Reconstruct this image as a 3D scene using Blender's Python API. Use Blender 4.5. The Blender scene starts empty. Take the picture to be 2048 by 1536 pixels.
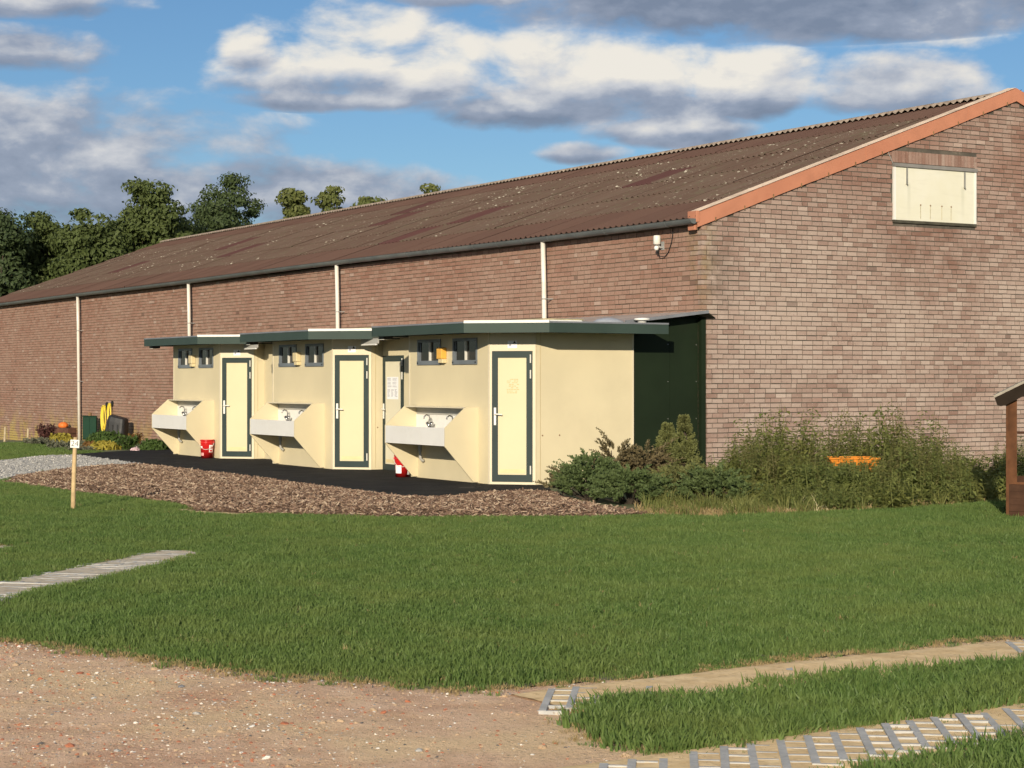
import bpy, math, random
import numpy as np
from mathutils import Vector, Matrix, Euler

random.seed(7); rng = np.random.default_rng(7)
R = math.radians
scene = bpy.context.scene
COL = scene.collection

# ------------------------------------------------------------------ camera
F, HX, HY, CAMH = 3800.0, 1024.0, 757.0, 1.65       # focal length and horizon in photo pixels, eye height
cam_d = bpy.data.cameras.new('camera'); cam = bpy.data.objects.new('camera', cam_d); COL.objects.link(cam)
cam.location = (0, 0, CAMH); cam.rotation_euler = (R(90), 0, 0)
cam_d.sensor_width = 36; cam_d.lens = 36 * F / 2048
cam_d.shift_y = (HY - 768) / 2048
cam_d.clip_start = 0.1; cam_d.clip_end = 3000
scene.camera = cam

# ------------------------------------------------------------------ light
SUN_EL, SUN_AZ = 15.9, 9.7          # elevation; the sun stands behind the camera, this far to its left
scene.view_settings.view_transform = 'Standard'; scene.view_settings.look = 'None'
scene.view_settings.exposure = 0.15; scene.view_settings.gamma = 1.0
sun_d = bpy.data.lights.new('sun', 'SUN'); sun = bpy.data.objects.new('sun', sun_d); COL.objects.link(sun)
sun_d.energy = 5.0; sun_d.angle = R(0.5); sun_d.color = (1.0, 0.88, 0.69)
to_sun = Vector((-math.sin(R(SUN_AZ)) * math.cos(R(SUN_EL)), -math.cos(R(SUN_AZ)) * math.cos(R(SUN_EL)), math.sin(R(SUN_EL))))
sun.rotation_euler = to_sun.to_track_quat('Z', 'Y').to_euler()

cy = scene.cycles; cy.max_bounces = 5; cy.diffuse_bounces = 2; cy.glossy_bounces = 2; cy.transmission_bounces = 2; cy.use_adaptive_sampling = True; cy.adaptive_threshold = .035

# ------------------------------------------------------------------ node helpers
class S:
    """a value socket with arithmetic"""
    def __init__(s, nt, k): s.nt, s.k = nt, k
    def _m(s, op, *a, clamp=False):
        n = s.nt.nodes.new('ShaderNodeMath'); n.operation = op; n.use_clamp = clamp
        for i, x in enumerate((s,) + a):
            if isinstance(x, S): s.nt.links.new(x.k, n.inputs[i])
            else: n.inputs[i].default_value = x
        return S(s.nt, n.outputs[0])
    def __add__(s, o): return s._m('ADD', o)
    __radd__ = __add__
    def __sub__(s, o): return s._m('SUBTRACT', o)
    def __rsub__(s, o): return (s * -1.0) + o
    def __mul__(s, o): return s._m('MULTIPLY', o)
    __rmul__ = __mul__
    def __truediv__(s, o): return s._m('DIVIDE', o)
    def max(s, o): return s._m('MAXIMUM', o)
    def min(s, o): return s._m('MINIMUM', o)
    def abs(s): return s._m('ABSOLUTE')
    def pow(s, e): return s._m('POWER', e)
    def fract(s): return s._m('FRACT')
    def clamp(s): return s._m('ADD', 0.0, clamp=True)
    def smooth(s, a, b):
        n = s.nt.nodes.new('ShaderNodeMapRange'); n.interpolation_type = 'SMOOTHSTEP'
        s.nt.links.new(s.k, n.inputs['Value']); n.inputs['From Min'].default_value = a; n.inputs['From Max'].default_value = b
        return S(s.nt, n.outputs[0])

def comb(nt, x, y, z):
    n = nt.nodes.new('ShaderNodeCombineXYZ')
    for i, q in enumerate((x, y, z)):
        if isinstance(q, S): nt.links.new(q.k, n.inputs[i])
        else: n.inputs[i].default_value = q
    return n.outputs[0]
def noise(nt, vec, scale, detail=4, rough=0.55, dist=0.0, out=0):
    n = nt.nodes.new('ShaderNodeTexNoise'); n.inputs['Scale'].default_value = scale
    n.inputs['Detail'].default_value = detail; n.inputs['Roughness'].default_value = rough
    n.inputs['Distortion'].default_value = dist
    if vec is not None: nt.links.new(vec, n.inputs['Vector'])
    return S(nt, n.outputs[out])
def mixc(nt, f, a, b):
    n = nt.nodes.new('ShaderNodeMix'); n.data_type = 'RGBA'; n.clamp_factor = True
    if isinstance(f, S): nt.links.new(f.k, n.inputs[0])
    else: n.inputs[0].default_value = f
    for q, i in ((a, 6), (b, 7)):
        if isinstance(q, (tuple, list)): n.inputs[i].default_value = (*q[:3], 1)
        else: nt.links.new(q, n.inputs[i])
    return n.outputs[2]
def pos(nt): return nt.nodes.new('ShaderNodeNewGeometry').outputs['Position']
def ocoord(nt): return nt.nodes.new('ShaderNodeTexCoord').outputs['Object']
def sep(nt, v):
    n = nt.nodes.new('ShaderNodeSeparateXYZ'); nt.links.new(v, n.inputs[0])
    return [S(nt, o) for o in n.outputs]

def new_mat(name):
    m = bpy.data.materials.new(name); m.use_nodes = True
    nt = m.node_tree; return m, nt, nt.nodes['Principled BSDF']
def set_bump(nt, b, h, strength=0.3, dist=0.01):
    n = nt.nodes.new('ShaderNodeBump'); n.inputs['Strength'].default_value = strength; n.inputs['Distance'].default_value = dist
    nt.links.new(h.k if isinstance(h, S) else h, n.inputs['Height']); nt.links.new(n.outputs[0], b.inputs['Normal'])
MATS = {}
def mat(name, c, rough=0.6, var=0.12, scale=3.0, metal=0.0, bump=0.0, bscale=60.0, dirt=None, dscale=1.2, spec=0.4, dlo=.5, dhi=.72):
    """plain surface: base colour with uneven tone, optional stains of another colour and fine relief"""
    if name in MATS: return MATS[name]
    m, nt, b = new_mat(name); p = ocoord(nt)
    n1 = noise(nt, p, scale, 5)
    lo = tuple(x * (1 - var) for x in c); hi = tuple(min(1, x * (1 + var)) for x in c)
    col = mixc(nt, n1.smooth(.3, .7), lo, hi)
    if dirt: col = mixc(nt, noise(nt, p, dscale, 6, .65).smooth(dlo, dhi) * .7, col, dirt)
    nt.links.new(col, b.inputs['Base Color'])
    nt.links.new((noise(nt, p, scale * 4, 3) * .2 + (rough - .1)).k, b.inputs['Roughness'])
    b.inputs['Metallic'].default_value = metal; b.inputs['Specular IOR Level'].default_value = spec
    if bump: set_bump(nt, b, noise(nt, p, bscale, 4), bump, 0.004)
    MATS[name] = m; return m

# ------------------------------------------------------------------ sky
world = bpy.data.worlds.new('World'); scene.world = world; world.use_nodes = True
world.cycles.sampling_method = 'MANUAL'; world.cycles.sample_map_resolution = 256
wn = world.node_tree; wn.nodes.clear()
def build_sky():
    nt = wn
    sky = nt.nodes.new('ShaderNodeTexSky'); sky.sky_type = 'NISHITA'; sky.sun_disc = False
    sky.sun_elevation = R(SUN_EL); sky.sun_rotation = R(180 + SUN_AZ)
    sky.air_density = 1.0; sky.dust_density = 0.0; sky.ozone_density = 5.0; sky.altitude = 0
    tc = nt.nodes.new('ShaderNodeTexCoord'); dx, dy, dz = sep(nt, tc.outputs['Generated'])
    az = dx._m('ARCTAN2', dy); hyp = (dx * dx + dy * dy)._m('SQRT'); el = dz / hyp.max(.02)
    # fine and coarse cloud noise over direction, flattened towards the horizon
    def cn(de=0.0, da=0.0, sc=14, det=7, seed=0.0, rough=.56):
        return noise(nt, comb(nt, (az + da) * 1.0, (el + de) * 1.9, seed), sc, det, rough, .15)
    n0 = cn(); n_up = cn(.010, -.006); nlow = cn(sc=4.5, det=4, seed=3.1); nbig = cn(sc=2.2, det=3, seed=8.0)
    streak = noise(nt, comb(nt, az * .8, el * 4.2, 5.0), 12, 7, .55)
    # cloud banks: azimuth, height of the flat base, half width, height above base, depth below, brightness
    banks = [(-.075, .156, .090, .042, .014, 1.0), (.035, .152, .080, .036, .016, 1.0), (.128, .150, .042, .024, .016, .85), (-.135, .168, .022, .018, .010, .9),
             (.192, .145, .050, .022, .014, .66), (.035, .143, .100, .010, .014, .34), (.078, .131, .050, .011, .010, .50), (.038, .118, .026, .008, .006, .50),
             (-.095, .146, .06, .007, .007, .42), (.15, .200, .215, .050, .025, .10), (-.02, .200, .05, .014, .006, .66),
             (-.285, .118, .170, .040, .055, .36), (-.270, .165, .075, .016, .012, .46), (-.275, .193, .080, .014, .010, .46), (-.15, .100, .150, .018, .034, .34), (-.09, .092, .10, .014, .024, .36)]
    W = None; num = None; den = None
    for (a0, e0, ra, up, dn, br) in banks:
        qa = (az - a0) / ra; e = el - e0
        qu = (e / up).max(0.0); qd = (e / -dn).max(0.0)
        w = 1.0 - (qa * qa + qu * qu + qd * qd)
        wc = w.max(-1.2)
        W = wc if W is None else W.max(wc)
        wp = (w + .25).max(0.0); wp = wp * wp
        t = (e + dn * .4) / (up * .9)                      # 0 at the base, 1 at the top
        sh = t.smooth(-.25, .55) * br + .06
        num = wp * sh if num is None else num + wp * sh
        den = wp if den is None else den + wp
    outside = ((az.abs().smooth(.36, .5)) + el.smooth(.25, .36)).clamp()
    wout = (nbig - .47) * 7.0
    W = W * (1.0 - outside) + wout * outside - (el.smooth(-.02, .02) * -1.0 + 1.0) * 3.0
    D = W * .86 + (n0 - .5) * 3.2 + (nlow - .5) * 1.0 + .14
    alpha = D.smooth(0.0, .75)
    shade = (num + .66 * .002) / (den + .002)  # base shade raised so unseen clouds outside the view add ambient fill
    relief = (n0 - n_up) * 2.0
    shade = shade + relief + (streak - .5) * (1.15 - shade) * .40 + (nlow - .5) * .22
    thin = 1.0 - D.smooth(.0, .9)
    shade = (shade + thin * .10).clamp()
    ramp = nt.nodes.new('ShaderNodeValToRGB'); cr = ramp.color_ramp
    cr.elements[0].position = 0.0; cr.elements[0].color = (.20, .245, .335, 1)
    cr.elements[1].position = 1.0; cr.elements[1].color = (.88, .83, .74, 1)
    e1 = cr.elements.new(.35); e1.color = (.315, .36, .455, 1)
    e2 = cr.elements.new(.68); e2.color = (.60, .61, .64, 1)
    nt.links.new(shade.k, ramp.inputs[0])
    bg1 = nt.nodes.new('ShaderNodeBackground'); bg1.inputs[1].default_value = 0.080
    nt.links.new(sky.outputs[0], bg1.inputs[0])
    bg2 = nt.nodes.new('ShaderNodeBackground'); bg2.inputs[1].default_value = 0.91
    nt.links.new(ramp.outputs[0], bg2.inputs[0])
    mx = nt.nodes.new('ShaderNodeMixShader'); nt.links.new((alpha * .95).k, mx.inputs[0])
    nt.links.new(bg1.outputs[0], mx.inputs[1]); nt.links.new(bg2.outputs[0], mx.inputs[2])
    out = nt.nodes.new('ShaderNodeOutputWorld'); nt.links.new(mx.outputs[0], out.inputs[0])
build_sky()

# ------------------------------------------------------------------ mesh helpers
class MB:
    def __init__(s): s.v = []; s.f = []
    def add(s, vs, fs):
        o = len(s.v); s.v += [tuple(q) for q in vs]; s.f += [tuple(i + o for i in f) for f in fs]; return s
    def box(s, x0, x1, y0, y1, z0, z1):
        return s.add([(x0, y0, z0), (x1, y0, z0), (x1, y1, z0), (x0, y1, z0), (x0, y0, z1), (x1, y0, z1), (x1, y1, z1), (x0, y1, z1)],
                     [(0, 3, 2, 1), (4, 5, 6, 7), (0, 1, 5, 4), (1, 2, 6, 5), (2, 3, 7, 6), (3, 0, 4, 7)])
    def obox(s, M, sx, sy, sz):
        vs = [M @ Vector((a * sx / 2, b * sy / 2, c * sz / 2)) for c in (-1, 1) for a, b in ((-1, -1), (1, -1), (1, 1), (-1, 1))]
        return s.add(vs, [(0, 3, 2, 1), (4, 5, 6, 7), (0, 1, 5, 4), (1, 2, 6, 5), (2, 3, 7, 6), (3, 0, 4, 7)])
    def prism(s, poly, h, M=None):
        """poly in xy, counter-clockwise, extruded along z from 0 to h"""
        n = len(poly); vs = [Vector((x, y, 0)) for x, y in poly] + [Vector((x, y, h)) for x, y in poly]
        if M: vs = [M @ q for q in vs]
        return s.add(vs, [tuple(range(n))[::-1], tuple(range(n, 2 * n))] + [(i, (i + 1) % n, n + (i + 1) % n, n + i) for i in range(n)])
    def tube(s, pts, r, n=8, cap=True):
        pts = [Vector(p) for p in pts]; rs = r if isinstance(r, (list, tuple)) else [r] * len(pts)
        o = len(s.v); up = None
        for i, p in enumerate(pts):
            d = (pts[min(i + 1, len(pts) - 1)] - pts[max(i - 1, 0)]).normalized()
            if up is None: up = Vector((0, 0, 1)) if abs(d.z) < .9 else Vector((1, 0, 0))
            a = d.cross(up).normalized(); b = a.cross(d).normalized(); up = b
            for k in range(n):
                t = 2 * math.pi * k / n; s.v.append(tuple(p + (a * math.cos(t) + b * math.sin(t)) * rs[i]))
        for i in range(len(pts) - 1):
            for k in range(n):
                s.f.append((o + i * n + k, o + i * n + (k + 1) % n, o + (i + 1) * n + (k + 1) % n, o + (i + 1) * n + k))
        if cap:
            s.f.append(tuple(o + k for k in range(n))[::-1]); q = o + (len(pts) - 1) * n; s.f.append(tuple(q + k for k in range(n)))
        return s
    def lathe(s, prof, c=(0, 0, 0), n=20):
        o = len(s.v)
        for r, z in prof:
            for k in range(n):
                t = 2 * math.pi * k / n; s.v.append((c[0] + r * math.cos(t), c[1] + r * math.sin(t), c[2] + z))
        for i in range(len(prof) - 1):
            for k in range(n): s.f.append((o + i * n + k, o + i * n + (k + 1) % n, o + (i + 1) * n + (k + 1) % n, o + (i + 1) * n + k))
        return s
    def mesh(s, name, m, smooth=False):
        me = bpy.data.meshes.new(name); me.from_pydata(s.v, [], s.f); me.materials.append(m)
        if smooth: me.shade_smooth()
        return me
    def build(s, name, m, parent=None, smooth=False, bevel=0.0, **kw):
        o = link(name, s.mesh(name, m, smooth), parent)
        if bevel:
            b = o.modifiers.new('bevel', 'BEVEL'); b.width = bevel; b.segments = 2; b.limit_method = 'ANGLE'
        if kw: tag(o, **kw)
        return o
def link(name, data, parent=None):
    o = bpy.data.objects.new(name, data); COL.objects.link(o)
    if parent: o.parent = parent
    return o
def tag(o, label=None, cat=None, group=None, kind=None):
    if label: o['label'] = label
    if cat: o['category'] = cat
    if group: o['group'] = group
    if kind: o['kind'] = kind
    return o
def thing(name, loc, rz=0.0, **kw):
    o = bpy.data.objects.new(name, None); COL.objects.link(o); o.location = loc; o.rotation_euler = (0, 0, rz); o.empty_display_size = .2
    return tag(o, **kw)
def np_mesh(name, V, faces, m, parent=None, smooth=False, obj=True):
    """V (n,3); faces (k,3) or (k,4) index array"""
    me = bpy.data.meshes.new(name); V = np.asarray(V, np.float32); faces = np.asarray(faces, np.int32); k = faces.shape[1]
    me.vertices.add(len(V)); me.vertices.foreach_set('co', V.ravel())
    me.loops.add(faces.size); me.loops.foreach_set('vertex_index', faces.ravel())
    me.polygons.add(len(faces)); me.polygons.foreach_set('loop_start', np.arange(0, faces.size, k, dtype=np.int32))
    me.update(calc_edges=True)
    if smooth: me.shade_smooth()
    else: me.shade_flat()
    me.materials.append(m)
    return link(name, me, parent) if obj else me

# value noise for placing things
_tab = rng.random((256, 256))
def vn(x, y, sc=1.0):
    x = np.asarray(x) * sc + 1000; y = np.asarray(y) * sc + 1000
    xi = np.floor(x).astype(int); yi = np.floor(y).astype(int); fx = x - xi; fy = y - yi
    fx = fx * fx * (3 - 2 * fx); fy = fy * fy * (3 - 2 * fy); t = lambda a, b: _tab[a % 256, b % 256]
    return (t(xi, yi) * (1 - fx) + t(xi + 1, yi) * fx) * (1 - fy) + (t(xi, yi + 1) * (1 - fx) + t(xi + 1, yi + 1) * fx) * fy
def fbm(x, y, sc=1.0): return .5 * vn(x, y, sc) + .3 * vn(x, y, sc * 2.1) + .2 * vn(x, y, sc * 4.3)

# ------------------------------------------------------------------ where things stand (from photo pixels to the ground)
PHI = R(30.68)
U = np.array([-math.sin(PHI), math.cos(PHI)]); V2 = np.array([math.cos(PHI), math.sin(PHI)])   # along the barn, and along its gable
RZ = math.atan2(-U[1], -U[0])                                    # turns local x to -U (right along the barn) and local y to V2
BC = np.array([3.078, 30.858])                                   # near corner of the barn
def g(x, y, z=0.0):
    Y = F * (CAMH - z) / (y - HY); return ((x - HX) / F * Y, Y)
def poly(px): return np.array([g(x, y) for x, y in px])
def b2w(x, y, z=0.0):
    p = BC - U * x + V2 * y; return (p[0], p[1], z)
def ground_z(X, Y):
    s = (np.asarray(X) - BC[0]) * U[0] + (np.asarray(Y) - BC[1]) * U[1]
    t = np.clip((s - 20) / 24, 0, 1); return -.5 * t * t * (3 - 2 * t)
def inside(P, pg):
    x, y = P[:, 0], P[:, 1]; r = np.zeros(len(P), bool); j = len(pg) - 1
    for i in range(len(pg)):
        xi, yi = pg[i]; xj, yj = pg[j]
        c = ((yi > y) != (yj > y)) & (x < (xj - xi) * (y - yi) / (yj - yi + 1e-12) + xi); r ^= c; j = i
    return r
def edge_dist(P, pg):
    d = np.full(len(P), 1e9)
    for i in range(len(pg)):
        a = pg[i]; b = pg[(i + 1) % len(pg)]; ab = b - a; L = ab @ ab + 1e-9
        t = np.clip(((P - a) @ ab) / L, 0, 1); d = np.minimum(d, np.hypot(*(P - a - t[:, None] * ab).T))
    return d
def signed(P, pg):
    d = edge_dist(P, pg); return np.where(inside(P, pg), -d, d)      # negative inside

PATH_TOP = [(-900, 1225), (-300, 1262), (0, 1285), (150, 1300), (300, 1320), (420, 1340), (560, 1358), (700, 1366), (830, 1380), (920, 1384), (1050, 1378),
            (1200, 1364), (1400, 1356), (1430, 1341), (1600, 1320), (1800, 1304), (1900, 1288), (2048, 1279), (2400, 1258), (2900, 1230)]
ISLE_TOP = [(1120, 1446), (1160, 1425), (1200, 1406), (1300, 1400), (1480, 1391), (1520, 1372), (1600, 1362), (1700, 1353), (1900, 1337), (2048, 1327), (2400, 1304), (2900, 1272)]
ISLE_BOT = [(2900, 1318), (2400, 1364), (2048, 1404), (1950, 1430), (1800, 1455), (1620, 1472), (1500, 1502), (1380, 1517), (1240, 1502), (1180, 1474)]
ISLE2 = [(1560, 1640), (1680, 1545), (1800, 1526), (1950, 1500), (2048, 1477), (2400, 1420), (2900, 1372), (2900, 1640)]
MULCH_TOP = [(30, 955), (107, 943), (185, 935), (291, 931), (480, 953), (640, 974), (760, 991), (850, 999), (905, 997), (950, 989), (1100, 985)]
MULCH_BOT = [(1140, 1000), (1200, 1012), (1310, 1033), (1100, 1036), (900, 1037), (700, 1034), (560, 1029), (460, 1025), (400, 1022), (360, 1011), (267, 997), (185, 989), (115, 981), (82, 976), (10, 966)]
GRAVEL = [(-300, 945), (0, 924), (82, 914), (154, 912), (291, 931), (185, 935), (107, 943), (30, 955), (0, 961), (-300, 985)]
ASPH = [(110, 913), (160, 907), (330, 905), (345, 906), (545, 925), (830, 950), (985, 962), (1075, 968), (1103, 980), (1100, 985), (950, 989), (905, 997), (850, 999), (760, 991), (640, 974), (480, 953), (291, 931), (154, 913)]
STRIP_L = [(-400, 1290), (-400, 1245), (0, 1170), (180, 1133), (330, 1103), (402, 1107), (250, 1144), (120, 1170), (0, 1199)]
STRIP_L2 = [(-500, 1180), (-500, 1160), (-200, 1122), (0, 1092), (55, 1090), (0, 1102), (-200, 1140)]
BED = [(1085, 985), (1140, 1000), (1200, 1012), (1310, 1034), (1420, 1036), (1560, 1030), (1750, 1022), (1900, 1012), (2000, 1004), (2300, 985), (2300, 940), (1085, 940)]
FLOWERBED = [(60, 890), (130, 897), (165, 905), (330, 904), (340, 893), (250, 872), (120, 874), (60, 884)]
PP = {k: poly(v) for k, v in dict(mulch=MULCH_TOP + MULCH_BOT, gravel=GRAVEL, asph=ASPH, sl=STRIP_L, sl2=STRIP_L2, bed=BED, flower=FLOWERBED).items()}
path_pg = poly(PATH_TOP + [(2900, 1900), (-900, 1900)])
isle_pg = poly(ISLE_TOP + ISLE_BOT); isle2_pg = poly(ISLE2)

# ------------------------------------------------------------------ ground, paths, apron
def m_soil():
    m, nt, b = new_mat('soil'); p = pos(nt)
    c = mixc(nt, noise(nt, p, 1.3, 6).smooth(.35, .65), (.07, .095, .03), (.14, .135, .06))
    nt.links.new(c, b.inputs['Base Color']); b.inputs['Roughness'].default_value = .95; return m
def m_dirt():
    m, nt, b = new_mat('dirt'); p = pos(nt)
    big = noise(nt, p, .55, 5, .6); mid = noise(nt, p, 3.2, 6, .65); fine = noise(nt, p, 38, 5, .7); red = noise(nt, p, 1.0, 4, .6, .4)
    x, y, z = sep(nt, p)
    c = mixc(nt, mid.smooth(.3, .72), (.60, .385, .25), (.78, .545, .375))
    c = mixc(nt, (big.smooth(.42, .62) + x.smooth(-.4, 1.6) * .7).clamp() * .8, c, (.76, .56, .33))   # sandy patches
    c = mixc(nt, red.smooth(.52, .72) * .55 * (1.0 - x.smooth(-.6, .8)), c, (.50, .27, .17))
    c = mixc(nt, fine.smooth(.54, .70) * .75, c, (.20, .145, .10))
    c = mixc(nt, noise(nt, p, 70, 3, .6).smooth(.62, .72) * .6, c, (.78, .70, .58))
    nt.links.new(c, b.inputs['Base Color']); b.inputs['Roughness'].default_value = .95; b.inputs['Specular IOR Level'].default_value = .15
    set_bump(nt, b, fine * .6 + mid * 1.2, .9, .03); return m
def m_asphalt():
    m, nt, b = new_mat('asphalt'); p = pos(nt)
    c = mixc(nt, noise(nt, p, 2.0, 5).smooth(.3, .7), (.012, .012, .013), (.026, .025, .025))
    c = mixc(nt, noise(nt, p, 160, 2).smooth(.62, .7) * .5, c, (.10, .095, .09))
    c = mixc(nt, noise(nt, p, 1.1, 6, .7).smooth(.62, .70) * .5, c, (.12, .11, .10))
    nt.links.new(c, b.inputs['Base Color']); b.inputs['Roughness'].default_value = .95; b.inputs['Specular IOR Level'].default_value = .12
    set_bump(nt, b, noise(nt, p, 120, 3), .5, .006); return m
def m_mix(name, a, b_, sc, extra=None, bump=.6):
    m, nt, b = new_mat(name); p = pos(nt)
    c = mixc(nt, noise(nt, p, sc, 6, .65).smooth(.3, .7), a, b_)
    if extra: c = mixc(nt, noise(nt, p, sc * 3, 4, .7).smooth(.55, .7) * .6, c, extra)
    nt.links.new(c, b.inputs['Base Color']); b.inputs['Roughness'].default_value = .95; b.inputs['Specular IOR Level'].default_value = .15
    set_bump(nt, b, noise(nt, p, sc * 4, 4), bump, .01); return m
M_soil, M_dirt, M_asph = m_soil(), m_dirt(), m_asphalt()
M_mulchbed = m_mix('mulch_bed', (.11, .065, .038), (.20, .125, .075), 9)
M_gravelbed = m_mix('gravel_bed', (.24, .235, .23), (.36, .35, .34), 14)
M_sand = m_mix('sand', (.62, .44, .23), (.78, .59, .34), 6, (.42, .29, .15), .7)

def ground():
    xs = np.concatenate([np.linspace(-900, -40, 12), np.linspace(-36, 24, 61), np.linspace(30, 900, 12)])
    ys = np.concatenate([np.linspace(-60, 0, 4), np.linspace(2, 80, 79), np.linspace(90, 1800, 12)])
    X, Y = np.meshgrid(xs, ys); Z = ground_z(X, Y); Vv = np.stack([X, Y, Z], -1).reshape(-1, 3); w = len(xs)
    i = np.arange((len(ys) - 1) * w).reshape(-1, w)[:, :-1].ravel()
    np_mesh('ground', Vv, np.stack([i, i + 1, i + w + 1, i + w], 1), M_soil, smooth=True)
    tag(bpy.data.objects['ground'], 'flat grassy ground of the camping field', 'ground', kind='structure')
ground()
def sheet(name, pg, z, m, res=None, hfun=None, jag=.0, **kw):
    """a ground patch: grid cells inside the outline (ragged when jag is set), height z plus hfun"""
    lo, hi = pg.min(0) - .2, pg.max(0) + .2; r = res or .12
    xs = np.arange(lo[0], hi[0], r); ys = np.arange(lo[1], hi[1], r); X, Y = np.meshgrid(xs, ys)
    P = np.stack([X.ravel(), Y.ravel()], 1); d = signed(P, pg)
    if jag: d = d + (fbm(P[:, 0], P[:, 1], 4.0) - .5) * jag
    # pull near-boundary points onto the outline so that the edge is clean
    w = len(xs); Z = ground_z(P[:, 0], P[:, 1]) + z + (hfun(P, d) if hfun is not None else 0)
    i = np.arange((len(ys) - 1) * w).reshape(-1, w)[:, :-1].ravel(); q = np.stack([i, i + 1, i + w + 1, i + w], 1)
    q = q[(d[q] < .0).any(1)]
    used, inv = np.unique(q, return_inverse=True)
    o = np_mesh(name, np.column_stack([P, Z])[used], inv.reshape(q.shape), m, smooth=True); tag(o, **kw); return o
near_path = poly([(x, min(y, 1900)) for x, y in PATH_TOP] + [(2900, 1900), (-900, 1900)])
sheet('dirt_path', near_path, .004, M_dirt, .06, lambda P, d: np.where(d > 0, -.004, 0) + fbm(P[:, 0], P[:, 1], 2.2) * .016 * np.clip(-d * 4, 0, 1),
      .0, label='pinkish dirt track with rubble crossing the foreground', cat='dirt track', kind='structure')
sheet('mulch_bed', PP['mulch'], .006, M_mulchbed, .10, lambda P, d: .05 * np.clip(-d * 1.5, 0, 1) * (.5 + fbm(P[:, 0], P[:, 1], 1.6)), .12,
      label='long brown bark mulch bed below the black asphalt strip', cat='mulch bed', kind='structure')
sheet('gravel_patch', PP['gravel'], .012, M_gravelbed, .12, None, .1, label='pale grey gravel patch at the left end of the asphalt', cat='gravel', kind='structure')
SANDY = poly([(345, 1019), (400, 1020), (470, 1023), (540, 1028), (470, 1031), (385, 1026)])
sheet('sand_patch', SANDY, .004, M_sand, .08, None, .1, label='small bare sandy patch between the mulch bed and the lawn', cat='sand', kind='structure')
def prism_ground(name, pg, z0, z1, m, **kw):
    mb = MB(); n = len(pg); zz = ground_z(pg[:, 0], pg[:, 1])
    vs = [(p[0], p[1], zz[i] + z0) for i, p in enumerate(pg)] + [(p[0], p[1], zz[i] + z1) for i, p in enumerate(pg)]
    top = tuple(range(n, 2 * n)); area = sum(pg[i][0] * pg[(i + 1) % n][1] - pg[(i + 1) % n][0] * pg[i][1] for i in range(n))
    if area < 0: top = top[::-1]
    mb.add(vs, [top] + [(i, (i + 1) % n, n + (i + 1) % n, n + i) for i in range(n)])
    return mb.build(name, m, **kw)
def densify(pg, step=.5, wob=.0):
    out = []
    for i in range(len(pg)):
        a, b = pg[i], pg[(i + 1) % len(pg)]; n = max(1, int(np.hypot(*(b - a)) / step))
        for k in range(n): out.append(a + (b - a) * k / n)
    out = np.array(out)
    if wob: out = out + np.stack([vn(out[:, 0], out[:, 1], 1.7) - .5, vn(out[:, 0] + 50, out[:, 1], 1.7) - .5], 1) * wob
    return out
apron_back = [tuple((BC - U * x + V2 * y)) for x, y in ((-16.0, -3.2), (-15.2, -2.0), (.3, -2.0), (.35, -3.0))]
ap = np.array([g(*q) for q in ((130, 912), (165, 908))] + [tuple(BC - U * x + V2 * y) for x, y in ((-17.6, -2.6), (-16.4, -1.2), (0.05, -1.2), (.08, -3.05))] +
              [g(*q) for q in ((1103, 981), (1097, 986), (950, 990), (905, 997), (850, 1000), (760, 992), (640, 975), (480, 954), (291, 932))])
prism_ground('asphalt_apron', densify(ap, .4, .10), -.1, .014, M_asph, label='black asphalt strip along the front of the cream cabins', cat='asphalt', kind='structure')

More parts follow.
